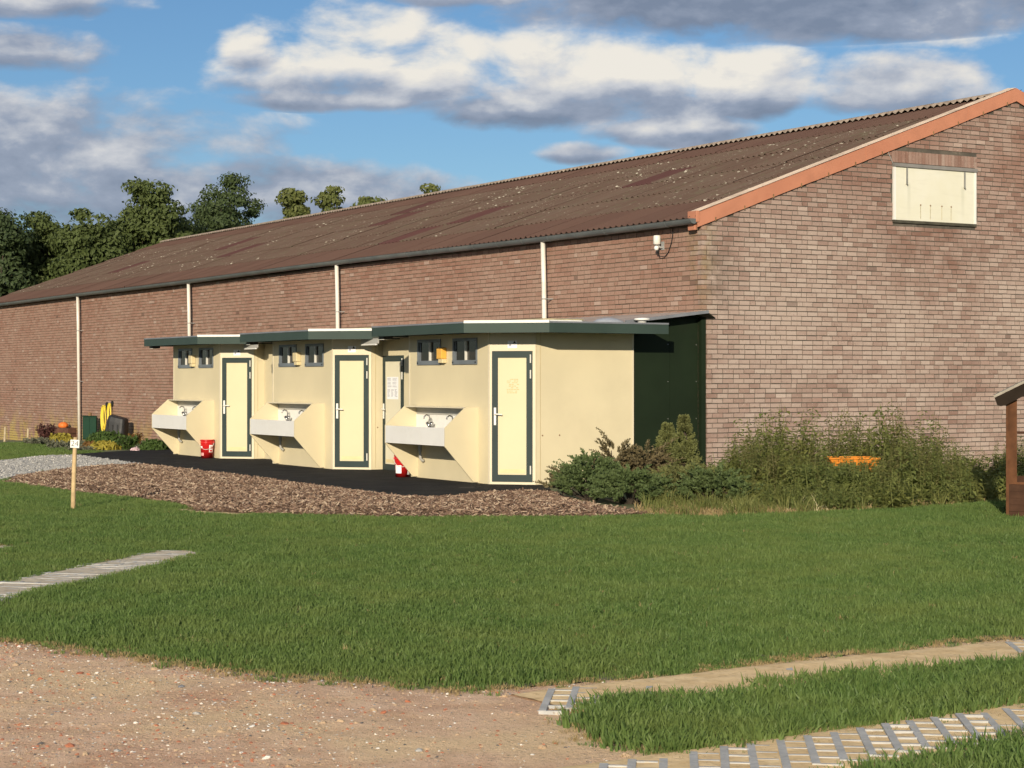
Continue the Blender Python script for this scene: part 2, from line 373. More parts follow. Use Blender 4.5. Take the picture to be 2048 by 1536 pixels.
# ------------------------------------------------------------------ materials of the buildings
def brick_mat(name, dark, mid, pale, haze_amt, eave_stain):
    m, nt, b = new_mat(name); p = pos(nt)
    gi = nt.nodes.new('ShaderNodeNewGeometry'); oi = nt.nodes.new('ShaderNodeObjectInfo')
    r = (S(nt, gi.outputs['Random Per Island']) + S(nt, oi.outputs['Random']) * 7.13).fract()
    r2 = (r * 17.31).fract(); r3 = (r * 53.7).fract()
    c = mixc(nt, r.smooth(0, 1), dark, mid)
    blotch = noise(nt, p, .55, 5, .6, .3)
    qq = sep(nt, ocoord_barn(nt)); zz = sep(nt, p)[2]
    broad = blotch.smooth(.25, .80) * .75 + .30 * (1.0 - zz.smooth(2.6, 5.2)) + .05
    c = mixc(nt, (broad * haze_amt + (r2 - .5) * .65 * haze_amt).clamp(), c, pale)
    c = mixc(nt, (r3.smooth(.975, .985)) * .35, c, (.52, .43, .37))
    c = mixc(nt, (r3.smooth(.0, .01) * -1.0 + 1.0) * .6, c, (.09, .055, .045))
    c = mixc(nt, noise(nt, p, 26, 5, .7).smooth(.56, .70) * .55, c, (.13, .075, .055))
    c = mixc(nt, noise(nt, p, 45, 4, .6).smooth(.60, .72) * .5 * haze_amt, c, (.62, .54, .48))
    x, y, z = sep(nt, p); q = sep(nt, ocoord_barn(nt))
    low = (1.0 - z.smooth(-.5, .9)) * noise(nt, p, 1.6, 5, .6).smooth(.42, .6)
    c = mixc(nt, low * q[0].smooth(-18, -30) * .8, c, (.42, .33, .08))                                # yellow lichen low on the far wall
    lich = (1.0 - (q[0] * 3.0 + .1).abs().smooth(.0, 1.6)) * (1.0 - q[1].smooth(.08, .45)) * z.smooth(2.0, 4.2) * noise(nt, p, 3, 5, .6).smooth(.40, .62)
    c = mixc(nt, lich * .55, c, (.17, .14, .04))                                                        # green-brown stain at the corner
    if eave_stain:
        under = (1.0 - ((q[1] - 5.05).abs().smooth(.7, 1.5))) * (z - 4.4).smooth(-2.6, 0) * (1.0 - z.smooth(4.3, 4.4))
        c = mixc(nt, under * noise(nt, p, 1.8, 4).smooth(.35, .6) * .6, c, (.17, .085, .06))          # washed streaks below the hatch
        c = mixc(nt, z.smooth(4.2, 5.6) * noise(nt, p, .9, 4).smooth(.36, .6) * .55, c, (.21, .105, .075))
        c = mixc(nt, (1.0 - (q[1]).smooth(.1, 1.1)) * z.smooth(1.8, 3.2) * noise(nt, p, 2.2, 5).smooth(.42, .62) * .6, c, (.12, .075, .055))
    nt.links.new(c, b.inputs['Base Color']); b.inputs['Roughness'].default_value = .9; b.inputs['Specular IOR Level'].default_value = .2
    set_bump(nt, b, noise(nt, p, 70, 4, .7), .5, .006); return m
def ocoord_barn(nt):
    """position in the barn's own axes"""
    p = pos(nt); mp = nt.nodes.new('ShaderNodeMapping'); mp.vector_type = 'TEXTURE'
    mp.inputs['Location'].default_value = (BC[0], BC[1], 0); mp.inputs['Rotation'].default_value = (0, 0, RZ)
    nt.links.new(p, mp.inputs['Vector']); return mp.outputs[0]
M_brick_g = brick_mat('gable_brick', (.205, .122, .096), (.290, .190, .155), (.395, .310, .265), 1.0, True)
M_brick_s = brick_mat('side_brick', (.235, .120, .085), (.295, .163, .120), (.36, .250, .195), .65, False)
M_mortar = m_mix('mortar', (.075, .066, .056), (.125, .108, .088), 2.5, (.18, .155, .128), .8)
M_mortar_s = m_mix('mortar_side', (.085, .062, .048), (.155, .112, .082), 1.6, (.22, .17, .125), .8)
def roof_mat(name, a, b_, lichen, grey):
    m, nt, b = new_mat(name); p = pos(nt)
    oi = nt.nodes.new('ShaderNodeObjectInfo'); r = S(nt, oi.outputs['Random'])
    q = nt.nodes.new('ShaderNodeMapping'); q.inputs['Rotation'].default_value = (0, 0, -RZ); nt.links.new(p, q.inputs[0])
    sx, sy, sz = sep(nt, q.outputs[0])
    c = mixc(nt, r, a, b_)
    streaks = noise(nt, comb(nt, sx * 7.0, sy * .8, sz * .8), 1.0, 6, .65)
    c = mixc(nt, streaks.smooth(.42, .68) * grey * .6, c, (.125, .098, .075))
    c = mixc(nt, noise(nt, p, 3.5, 6, .7).smooth(.52, .66) * grey * .8, c, (.105, .090, .056))
    if lichen:
        vo = nt.nodes.new('ShaderNodeTexVoronoi'); vo.inputs['Scale'].default_value = 5.0; nt.links.new(p, vo.inputs['Vector'])
        d = S(nt, vo.outputs['Distance']); clump = noise(nt, p, .5, 4, .6).smooth(.42, .62)
        spot = (1.0 - d.smooth(.13, .20)) * noise(nt, p, 9, 2).smooth(.45, .52) * (clump * .9 + .1)
        c = mixc(nt, spot * .95, c, (.62, .58, .46))
        c = mixc(nt, noise(nt, p, 22, 4, .7).smooth(.60, .68) * clump * .75, c, (.46, .42, .34))
    nt.links.new(c, b.inputs['Base Color']); b.inputs['Roughness'].default_value = .88; b.inputs['Specular IOR Level'].default_value = .25
    set_bump(nt, b, noise(nt, p, 40, 4), .3, .006); return m
M_roof_clean = roof_mat('roof_brown', (.094, .052, .040), (.110, .062, .047), False, .15)
M_roof_old = roof_mat('roof_weathered', (.095, .058, .043), (.112, .072, .054), True, .8)
M_roof_red = roof_mat('roof_maroon', (.075, .032, .030), (.085, .036, .033), False, .1)
M_ridge = mat('ridge_cement', (.34, .27, .21), .9, .3, 6, dirt=(.14, .09, .06), dscale=4)
M_verge = mat('terracotta_verge', (.44, .185, .110), .55, .10, 2.0, dirt=(.35, .135, .08), dscale=1.0)
M_verge_top = mat('verge_top', (.70, .54, .40), .7, .15, 3, dirt=(.35, .25, .18))
M_gutter = mat('grey_gutter', (.105, .115, .115), .45, .15, 2, dirt=(.14, .14, .13), dscale=2)
M_pipe = mat('white_pipe', (.68, .64, .57), .4, .06, 2, dirt=(.48, .44, .36), dscale=1.5)
M_clip = mat('pipe_clip', (.30, .30, .29), .5)
M_cream = mat('cream_panel', (.605, .53, .355), .75, .045, .9, bump=.25, bscale=180, dirt=(.53, .46, .31), dscale=.55, spec=.25, dlo=.52, dhi=.85)
M_cream_door = mat('cream_door', (.60, .530, .345), .55, .03, 1.2, spec=.3)
M_cream_trim = mat('cream_trim', (.63, .565, .42), .6, .03, 1.5, spec=.3)
M_pale_door = mat('pale_door', (.68, .63, .47), .5, .03, 1.2)
M_green = mat('green_fascia', (.036, .056, .047), .5, .10, 1.4, spec=.25)
M_frame = mat('green_door_frame', (.026, .041, .040), .5, .10, 2, spec=.22)
M_dkgreen = mat('dark_green_panel', (.012, .020, .010), .6, .12, 1.2, dirt=(.016, .020, .012), dscale=.9, spec=.12)
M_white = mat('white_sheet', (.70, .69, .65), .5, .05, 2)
M_basin = mat('white_basin', (.74, .73, .69), .35, .03, 2, dirt=(.60, .55, .42), dscale=2.0)
M_apronpanel = mat('white_wash_panel', (.70, .69, .66), .5, .03, 2, dirt=(.62, .60, .55), dscale=1.5)
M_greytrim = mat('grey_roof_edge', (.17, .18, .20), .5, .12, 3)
M_rooftop = mat('grey_roofing', (.16, .165, .17), .8, .2, 2)
M_leanroof = mat('lean_to_sheet', (.34, .31, .30), .35, .15, 1.5, dirt=(.26, .21, .17), dscale=1.6, spec=.6)
M_metal = mat('chrome', (.45, .45, .45), .22, .1, 4, metal=1.0)
M_grey_plastic = mat('grey_plastic', (.40, .39, .36), .4, .06, 2)
M_winframe = mat('window_frame', (.15, .17, .19), .4, .12, 3)
M_mullion = mat('window_mullion', (.66, .64, .58), .4, .05, 3)
M_amber = mat('amber_lamp', (.74, .40, .07), .35, .06, 4)
M_creamlamp = mat('cream_lamp', (.62, .52, .31), .4, .05, 4)
M_black = mat('black_plastic', (.012, .012, .012), .5, .2, 3)
M_red = mat('red_plastic', (.55, .018, .018), .32, .08, 3)
M_paper = mat('paper', (.80, .80, .80), .7, .03, 3)
M_ink = mat('print', (.36, .36, .40), .8, .2, 8)
M_faint = mat('faded_print', (.52, .41, .21), .8, .1, 8)
M_glue = mat('moss_board', (.33, .29, .17), .9, .25, 5)
def m_glass():
    m, nt, b = new_mat('dark_glass'); p = ocoord(nt)
    c = mixc(nt, noise(nt, p, 3, 3).smooth(.4, .6), (.008, .007, .006), (.022, .017, .014)); nt.links.new(c, b.inputs['Base Color'])
    b.inputs['Roughness'].default_value = .08; b.inputs['Specular IOR Level'].default_value = .6; return m
M_glass = m_glass()
def m_hatch():
    m, nt, b = new_mat('hatch_paint'); p = ocoord(nt); x, y, z = sep(nt, p)
    c = mixc(nt, noise(nt, p, 1.4, 5).smooth(.35, .7), (.63, .61, .49), (.66, .645, .55))
    c = mixc(nt, noise(nt, comb(nt, x * 1.0, y * 2.0, z * 14.0), 1.0, 4).smooth(.5, .7) * .25, c, (.54, .52, .43))
    for yy in (4.45, 5.72):
        c = mixc(nt, (1.0 - ((y - yy).abs().smooth(.01, .06))) * (1.0 - z.smooth(5.0, 5.1)) * z.smooth(4.3, 5.0) * .35, c, (.42, .42, .33))
    nt.links.new(c, b.inputs['Base Color']); b.inputs['Roughness'].default_value = .6; return m
M_hatch = m_hatch()
M_rust = mat('rust', (.20, .12, .06), .9, .25, 8)
M_zinc = mat('zinc', (.36, .35, .32), .5, .15, 5, metal=.6, dirt=(.2, .17, .13), dscale=6)

# ------------------------------------------------------------------ the barn
LB, WB, ZE, SLOPE = 43.0, 14.05, 4.27, .36          # length, gable width, height of the roof plane over the wall, roof pitch
HALF = WB / 2; SA = math.atan(SLOPE)
barn = thing('barn', (BC[0], BC[1], 0), RZ, label='long red brick barn with brown corrugated roof behind the cabins', cat='barn')
HATCH = (4.10, 6.04, 4.385, 5.376)                     # y0, y1, z0, z1 on the gable
def roof_z(y): return ZE + SLOPE * (HALF - abs(y - HALF))
def barn_walls():
    mb = MB(); th = .20; m_ = .0045
    mb.box(-LB, -m_, m_, th, -.7, ZE - .1); mb.build('side_wall', M_mortar_s, barn)
    # gable as one profile with the hatch opening left solid behind the hatch board
    pr = [(m_ + .0005, -.7), (WB, -.7), (WB, ZE - .08), (HALF, roof_z(HALF) - .08), (m_ + .0005, ZE - .08)]
    mb = MB(); M = Matrix(((0, 0, 1, -.21), (1, 0, 0, 0), (0, 1, 0, 0), (0, 0, 0, 1)))
    mb.prism([(a, z) for a, z in pr], .20, M); mb.build('gable_wall', M_mortar, barn)
    pr = [(0.22, -.7), (WB, -.7), (WB, ZE - .08), (HALF, roof_z(HALF) - .08), (.22, ZE - .08)]
    M = Matrix(((0, 0, 1, -LB - .02), (1, 0, 0, 0), (0, 1, 0, 0), (0, 0, 0, 1)))
    MB().prism(pr, .20, M).build('far_gable_wall', M_mortar, barn)
    MB().box(-LB, -.25, WB - .2, WB, -.7, ZE - .1).build('back_wall', M_mortar_s, barn)
barn_walls()
BL, BH, CO = .203, .0655, .0805
def brick_courses():
    """(kind, start, length, z, height, proud, depth) for each brick, laid in wild bond with quoins at the corner"""
    out = []; rr = random.Random(3); k = 0; z = -.6
    while z < 7.0:
        for wall in ('s', 'g'):
            L = LB if wall == 's' else WB
            if wall == 's' and z > ZE - .16: continue
            a = 0.0 if (k % 2 == 0) == (wall == 's') else .108
            first = True; run = 0; off = rr.random() * .1
            while a < L:
                hdr = (rr.random() < .22 and run > 1) or (first and rr.random() < .3)
                l = (.100 if hdr else BL) + rr.uniform(-.004, .004); run = 0 if hdr else run + 1
                if wall == 'g':
                    ok = z + BH < roof_z(a + l / 2) - .10
                    if a < HATCH[1] + .0 and a + l > HATCH[0] and z + BH > HATCH[2] - .02 and z < HATCH[3] + .235:
                        if a >= HATCH[0] - .05 and a + l <= HATCH[1] + .05: ok = False
                        elif a < HATCH[0]: l = max(.03, HATCH[0] - .005 - a)
                        else: 
                            na = HATCH[1] + .005; l = a + l - na; a = na
                            if l < .03: ok = False; l = max(l, .01)
                else: ok = a + l < LB
                if ok: out.append((wall, a, l, z + rr.uniform(-.0025, .0025), BH + rr.uniform(-.003, .002), rr.uniform(-.002, .003), .10 if first and a < .01 else .03))
                a += l + .0165; first = False
        z += CO; k += 1
    # soldier course over the hatch
    y = HATCH[0] - .02
    while y < HATCH[1]:
        out.append(('g', y, .066, HATCH[3] + .03, .20, rr.uniform(0, .003), .03)); y += .0775
    return out
BRICKS = brick_courses()
unit_g = MB().add([(0, 0, 0), (0, 1, 0), (0, 1, 1), (0, 0, 1), (-1, 0, 0), (-1, 1, 0), (-1, 1, 1), (-1, 0, 1)],
                  [(0, 1, 2, 3), (0, 4, 5, 1), (3, 2, 6, 7), (0, 3, 7, 4), (1, 5, 6, 2)]).mesh('brick', M_brick_g)
def bricks():
    def score(b):
        w, a, l, z, h, p, d = b
        if w == 's': return -1
        X, Y, Z = b2w(0, a, z); x = HX + F * X / Y; y = HY - F * (Z - CAMH) / Y
        if not (1416 < x < 2040 and 200 < y < 800): return -1
        return l * h * F * F / Y / Y
    order = sorted(range(len(BRICKS)), key=lambda i: -score(BRICKS[i])); solo = set(order[:300])
    for i in order[:300]:
        w, a, l, z, h, p, d = BRICKS[i]
        o = link('brick', unit_g, barn); o.location = (p, a, z); o.scale = (d, l, h)
    for wall, nm, m in (('g', 'gable_brickwork', M_brick_g), ('s', 'side_brickwork', M_brick_s)):
        B = np.array([b[1:] for i, b in enumerate(BRICKS) if b[0] == wall and i not in solo])
        a, l, z, h, p, d = B.T; n = len(B); V = np.zeros((n, 8, 3))
        for k, (f, s_, t) in enumerate(((0, 0, 0), (0, 1, 0), (0, 1, 1), (0, 0, 1), (1, 0, 0), (1, 1, 0), (1, 1, 1), (1, 0, 1))):
            along = a + l * s_; dep = p - d * f; up = z + h * t
            V[:, k] = np.stack([dep, along, up], 1) if wall == 'g' else np.stack([-along, -dep, up], 1)
        q = np.array([(0, 1, 2, 3), (0, 4, 5, 1), (3, 2, 6, 7), (0, 3, 7, 4), (1, 5, 6, 2)])
        fc = (np.arange(n)[:, None, None] * 8 + q[None]).reshape(-1, 4)
        tag(np_mesh(nm, V.reshape(-1, 3), fc, m, barn), kind='stuff')
bricks()

def barn_roof():
    pitch, nw = .177, 6; cw = pitch * nw; L = 1.42; rows = 6; slope_len = (HALF + .14) / math.cos(SA); vis = slope_len / rows
    def sheet_mesh(m):
        mb = MB(); n = nw * 4; amp = .026
        xs = [i * cw / n for i in range(n + 1)]; zs = [amp * math.cos(2 * math.pi * i / 4) for i in range(n + 1)]
        lo = [(x, 0, z) for x, z in zip(xs, zs)]; hi = [(x, L, z) for x, z in zip(xs, zs)]; lip = [(x, .002, z - .012) for x, z in zip(xs, zs)]
        N = n + 1
        mb.add(lo + hi, [(i, i + 1, N + i + 1, N + i) for i in range(n)])
        mb.add(lip + lo, [(i, i + 1, N + i + 1, N + i) for i in range(n)])
        me = mb.mesh('roof_sheet', m); me.shade_smooth(); me.set_sharp_from_angle(angle=R(50)); return me
    me_clean, me_old, me_red = sheet_mesh(M_roof_clean), sheet_mesh(M_roof_old), sheet_mesh(M_roof_red)
    rr = random.Random(5); ncol = int(LB / cw) + 1
    reds = {(1, 12), (2, 11), (3, 6), (3, 17), (2, 24), (2, 33), (4, 18), (3, 27)}
    for r in range(rows):
        s0 = r * vis
        for c in range(ncol):
            me = me_red if (r, c) in reds else (me_clean if r in (0, rows - 1) else me_old)
            o = link('roof_sheet', me, barn)
            y = -.14 + s0 * math.cos(SA); z = roof_z(0) - .14 * SLOPE + s0 * math.sin(SA) + .045
            o.location = (-(c + 1) * cw + .03 + rr.uniform(-.004, .004), y + rr.uniform(-.012, .012), z + rr.uniform(0, .004))
            o.rotation_euler = (SA - .016, rr.uniform(-.002, .002), rr.uniform(-.003, .003))
    # far slope and ridge caps
    mb = MB(); zt = roof_z(HALF) + .03
    mb.add([(-LB - .1, HALF, zt), (.03, HALF, zt), (.03, WB + .2, ZE - .05), (-LB - .1, WB + .2, ZE - .05)], [(0, 1, 2, 3)]).build('back_roof_slope', M_roof_old, barn)
    mb = MB(); n = 24
    for side in (1, -1):
        a = [(i * cw / n, 0, .075) for i in range(n + 1)]
        b = [(i * cw / n, -side * .26, .075 - .26 * SLOPE + .026 * math.cos(2 * math.pi * i / 4)) for i in range(n + 1)]
        c_ = [(x, y * 1.001, z - .014) for x, y, z in b]; N = n + 1
        mb.add(a + b, [(i, N + i, N + i + 1, i + 1) if side == -1 else (i + 1, N + i + 1, N + i, i) for i in range(n)])
        mb.add(b + c_, [(i, N + i, N + i + 1, i + 1) if side == -1 else (i + 1, N + i + 1, N + i, i) for i in range(n)])
    rm = mb.mesh('ridge_cap', M_ridge); rm.shade_smooth(); rm.set_sharp_from_angle(angle=R(40))
    for c in range(ncol):
        o = link('ridge_cap', rm, barn); o.location = (-(c + 1) * cw + .03, HALF, roof_z(HALF) + .025 + rr.uniform(0, .006))
barn_roof()

def verge():
    """terracotta verge pieces up both slopes of the gable, with clips"""
    n = 6; y0 = -.10; step = (HALF - y0) / n
    def piece(y, y1, side):
        prof = [(.035, -.13), (.035, .105), (-.20, .125), (-.20, .10), (.012, .082), (.012, -.13)]
        f = MB(); N = len(prof)
        Y = lambda q: q if side == 1 else WB - q
        vs = [(x, Y(y), roof_z(y) + z) for x, z in prof] + [(x, Y(y1), roof_z(y1) + z) for x, z in prof]
        if side == 1: fs = [(i, N + i, N + (i + 1) % N, (i + 1) % N) for i in range(N)]
        else: fs = [(i, (i + 1) % N, N + (i + 1) % N, N + i) for i in range(N)]
        f.add(vs, fs + [tuple(range(N)), tuple(range(N, 2 * N))[::-1]])
        return f
    for side in (1, -1):
        for k in range(n):
            lift = .004 * (k % 2)
            o = piece(y0 + k * step, y0 + (k + 1) * step + .03 * (k < n - 1), side).build('verge_piece', M_verge, barn); o.location = (lift, 0, lift)
            for q in (.3, .8):
                yy = y0 + (k + q) * step; zz = roof_z(yy) - .125; Y = yy if side == 1 else WB - yy
                MB().box(.0355 + lift, .045 + lift, Y - .01, Y + .01, zz - .02, zz + .045).build('clip', M_rust, o)
    # pale weathered top flange
    for k in range(n):
        a, b_ = y0 + k * step, y0 + (k + 1) * step
        MB().add([(.03, a, roof_z(a) + .1125), (-.19, a, roof_z(a) + .130), (-.19, b_, roof_z(b_) + .130), (.03, b_, roof_z(b_) + .1125)], [(0, 3, 2, 1)]).build('verge_flange', M_verge_top, barn).location = (0, 0, .008)
    # folded end piece at the eave
    e = MB(); zz = roof_z(0)
    e.box(-.20, .048, -.135, -.075, zz - .085, zz + .10); e.box(-.20, -.02, -.13, -.08, zz - .21, zz - .085)
    e.build('verge_end', M_verge, barn, bevel=.006)
verge()

def gutter():
    n = 10; r = .085; cy, cz = -.175, ZE - .030; mb = MB()
    pr = [(cy + r * math.cos(t), cz + r * math.sin(t)) for t in np.linspace(math.pi, 2 * math.pi, n)]
    pr = [(cy - r - .012, cz + .008)] + pr + [(cy + r, cz + .03)]
    inn = [(cy + (r - .006) * math.cos(t), cz + (r - .006) * math.sin(t)) for t in np.linspace(2 * math.pi, math.pi, n)]
    loop = pr + inn
    def gz(x): return -.012 * math.sin(x / 43 * math.pi * 2 + .6) + .010 * math.sin(x * .33)
    xs = np.linspace(.02, -LB - .05, 60); N = len(loop)
    for x in xs: mb.v += [(x, y, z + gz(x)) for y, z in loop]
    for k in range(len(xs) - 1): mb.f += [(k * N + i, (k + 1) * N + i, (k + 1) * N + (i + 1) % N, k * N + (i + 1) % N) for i in range(N)]
    o = mb.build('gutter', M_gutter, barn, smooth=False)
    MB().prism([(y, z) for y, z in pr[1:-1]], .01, Matrix(((0, 0, 1, .021), (1, 0, 0, 0), (0, 1, 0, 0), (0, 0, 0, 1)))).build('gutter_end', M_gutter, o)
    me = MB()
    for t in range(n - 1):
        a, b_ = np.linspace(math.pi, 2 * math.pi, n)[t:t + 2]
        q = [(cy + (r + e) * math.cos(tt), cz + (r + e) * math.sin(tt)) for tt in (a, b_) for e in (.001, .007)]
        me.add([(xx, y, z) for xx in (0, .03) for y, z in q], [(1, 3, 7, 5), (0, 4, 6, 2), (0, 1, 5, 4), (2, 6, 7, 3), (0, 2, 3, 1), (4, 5, 7, 6)])
    bm = me.mesh('gutter_bracket', M_gutter)
    x = -.7
    while x > -LB: 
        b_ = link('gutter_bracket', bm, o); b_.location = (x, 0, gz(x)); x -= .92
    for x in (-4.65, -13.42, -22.5, -31.83):
        zt = cz - r + gz(x) + .01; base = float(ground_z(*b2w(x, 0)[:2])) - .05
        p = MB().tube([(x - .03, cy + .03, zt), (x, -.14, zt - .8), (x + .03, -.11, base)], .044, 12).build('downpipe', M_pipe, barn, smooth=True)
        for zc in (zt - 1.05, zt - 2.6):
            MB().lathe([(.046, -.012), (.049, 0), (.046, .012)], (x + .004 if zc > 2.6 else x + .018, -.137 if zc > 2.6 else -.122, zc), 12).box(x + .05, x + .085, -.14, -.0, zc - .008, zc + .008).build('pipe_clip', M_clip, p)
gutter()

def hatch():
    y0, y1, z0, z1 = HATCH
    h = MB().box(-.012, .022, y0 + .045, y1 - .045, z0 + .02, z1 - .05).build('hatch', M_hatch, barn)
    MB().box(-.02, .034, y0, y0 + .043, z0 + .02, z1 - .05).build('jamb', M_white, h)
    MB().box(-.02, .034, y1 - .043, y1, z0 + .02, z1 - .05).build('jamb', M_white, h)
    MB().box(-.02, .055, y0 - .01, y1 + .01, z1 - .048, z1 + .012).build('head_rail', mat('grey_rail', (.20, .19, .18), .6, .15, 3), h)
    MB().box(-.02, .030, y0 - .01, y1 + .01, z0 - .03, z0 + .018).build('sill', mat('mossy_sill', (.06, .055, .04), .9, .3, 6), h)
    for y in (y0 + .30, y1 - .28):
        MB().box(.0225, .036, y - .017, y + .017, z1 - .34, z1 - .02).tube([(.03, y, z1 - .34), (.05, y, z1 - .355), (.05, y - .03, z1 - .33)], .012, 6).build('hinge_strap', M_zinc, h)
    for y in (y0 + .62, y0 + .85, y0 + 1.12, y0 + 1.34):
        b_ = MB().lathe([(.0, .012), (.013, .008), (.014, 0)], (0, 0, 0), 8).build('bolt', M_rust, h, smooth=True); b_.rotation_euler = (0, R(90), 0); b_.location = (.0225, y, z0 + .30)
        MB().box(.0223, .0235, y - .006, y + .006, z0 + .06, z0 + .295).build('rust_streak', mat('rust_streak', (.42, .36, .22), .9, .3, 9), h)
    MB().tube([(.012, y0 - .18, z1 + .30), (.012, y0 - .1, z1 + .16), (.012, y0 - .005, z1)], .007, 5).build('cable', M_clip, barn)
hatch()

# ------------------------------------------------------------------ the cream sanitary cabins
CABX = (-.529, -6.19, -11.55); CABY = -3.68
OV = .59
def wall_panel(poly2, z0, z1, name, m, parent):
    return MB().prism(poly2, z1 - z0, Matrix.Translation((0, 0, z0))).build(name, m, parent)
CHL = .748                                               # length of the slanted door face

def make_door(parent, x0, x1, z0, z1, y, m_panel, hinge_right=True):
    """door in a wall whose outer face is the plane y, looking towards -y"""
    fw = .095
    d = MB()
    d.box(x0, x0 + fw, y - .018, y + .02, z0, z1); d.box(x1 - fw, x1, y - .018, y + .02, z0, z1)
    d.box(x0 + fw, x1 - fw, y - .0178, y + .02, z1 - fw * 1.05, z1); d.box(x0 + fw, x1 - fw, y - .0178, y + .02, z0, z0 + fw * 1.15)
    door = d.build('door', M_frame, parent)
    MB().box(x0 + fw, x1 - fw, y - .008, y + .015, z0 + fw * 1.15, z1 - fw * 1.05).build('door_panel', m_panel, door)
    h = MB().box(x0 + .035, x0 + .07, y - .032, y - .0185, .93, 1.20)
    h.tube([(x0 + .052, y - .03, 1.10), (x0 + .052, y - .068, 1.10), (x0 + .08, y - .072, 1.10), (x0 + .175, y - .070, 1.092)], .0105, 8)
    h.build('handle', mat('white_handle', (.78, .76, .70), .35, .03, 4), door)
    for z in (z0 + .12, z1 - .42, z1 - .18):
        MB().tube([(x1 - .028, y - .026, z), (x1 - .028, y - .026, z + .13)], .011, 8).build('hinge', M_mullion, door)
    MB().box(x0 + fw + .03, x1 - fw - .03, y - .0115, y - .0085, z0 + .135, z0 + .195).build('vent_grille', mat('vent_cream', (.66, .55, .30), .6, .06, 6), door)
    return door

def make_window(parent, x0, x1, z0, z1):
    w = MB(); t = .035
    w.box(x0, x0 + t, -.014, .05, z0, z1); w.box(x1 - t, x1, -.014, .05, z0, z1); w.box(x0 + t, x1 - t, -.0138, .05, z1 - t * 1.3, z1)
    w.box(x0, x1, -.022, .05, z0 - .012, z0 + t * 1.6)
    win = w.build('window', M_winframe, parent)
    xm = (x0 + x1) / 2
    MB().box(xm - .012, xm + .012, -.004, .045, z0 + .05, z1 - .04).build('mullion', M_mullion, win)
    MB().box(x0 + t, xm - .012, .022, .028, z0 + .04, z1 - .03).build('pane', M_glass, win)
    MB().box(xm + .012, x1 - t, .032, .038, z0 + .04, z1 - .03).build('pane', M_glass, win)
    MB().box(x0 + t + .02, x0 + t + .045, .012, .020, z0 + .05, z1 - .05).build('sash_bar', M_winframe, win)
    for xx in (x0 + .03, x1 - .03): MB().box(xx - .014, xx + .014, -.028, -.0225, z0 + .01, z0 + .032).build('stay_catch', M_black, win)
    return win

def make_sink(parent):
    xr, xl = -.33, -2.39; t = .022
    prof = [(0, 1.20), (-.235, 1.20), (-.595, .885), (-.595, .59), (-.085, .03), (0, .03)]       # (y, z)
    sk = thing_part('wash_trough', parent)
    for x in (xl, xr - t):
        M = Matrix(((0, 0, 1, x), (1, 0, 0, 0), (0, 1, 0, 0), (0, 0, 0, 1)))
        MB().prism(prof, t, M).build('side_panel', M_cream, sk)
    MB().box(xl + t, xr - t, -.235, -.001, 1.182, 1.1995).build('shelf', M_cream_trim, sk)
    MB().box(xl + t, xr - t, -.594, -.578, .600, .882).build('front_panel', M_apronpanel, sk)
    MB().box(xl + t, xr - t, -.577, -.006, .605, .625).build('trough_floor', M_basin, sk)
    MB().box(xl + t, xr - t, -.020, -.004, .626, 1.06).build('splashback', M_basin, sk)
    MB().box(xl + t, xr - t, -.018, -.004, 1.063, 1.180).build('back_rail', M_grey_plastic, sk)
    MB().add([(xl + t, -.576, .80), (xr - t, -.576, .80), (xr - t, -.30, .70), (xl + t, -.30, .70)], [(0, 1, 2, 3)]).add([(xl + t, -.30, .70), (xr - t, -.30, .70), (xr - t, -.021, .84), (xl + t, -.021, .84)], [(0, 1, 2, 3)]).build('bowl', M_basin, sk)
    for x in (-1.72, -.95):
        f = MB(); f.box(x - .05, x + .05, -.14, -.08, .835, .86)
        f.tube([(x, -.11, .85), (x, -.11, 1.0), (x, -.13, 1.045), (x, -.18, 1.06), (x, -.22, 1.03), (x, -.225, 1.0)], .012, 8)
        f.tube([(x - .02, -.11, .87), (x - .085, -.12, .93)], [.02, .028], 8); f.tube([(x + .02, -.11, .87), (x + .085, -.12, .93)], [.02, .028], 8)
        f.build('tap', M_metal, sk, smooth=True)
    MB().tube([(-2.1, -.09, .61), (-2.1, -.09, .34), (-2.1, -.05, .30), (-2.1, -.02, .30)], .024, 8).lathe([(.034, -.04), (.034, .06)], (-2.1, -.09, .50), 10).build('drain_pipe', M_grey_plastic, sk, smooth=True)
    return sk
def thing_part(name, parent):
    o = bpy.data.objects.new(name, None); COL.objects.link(o); o.parent = parent; return o

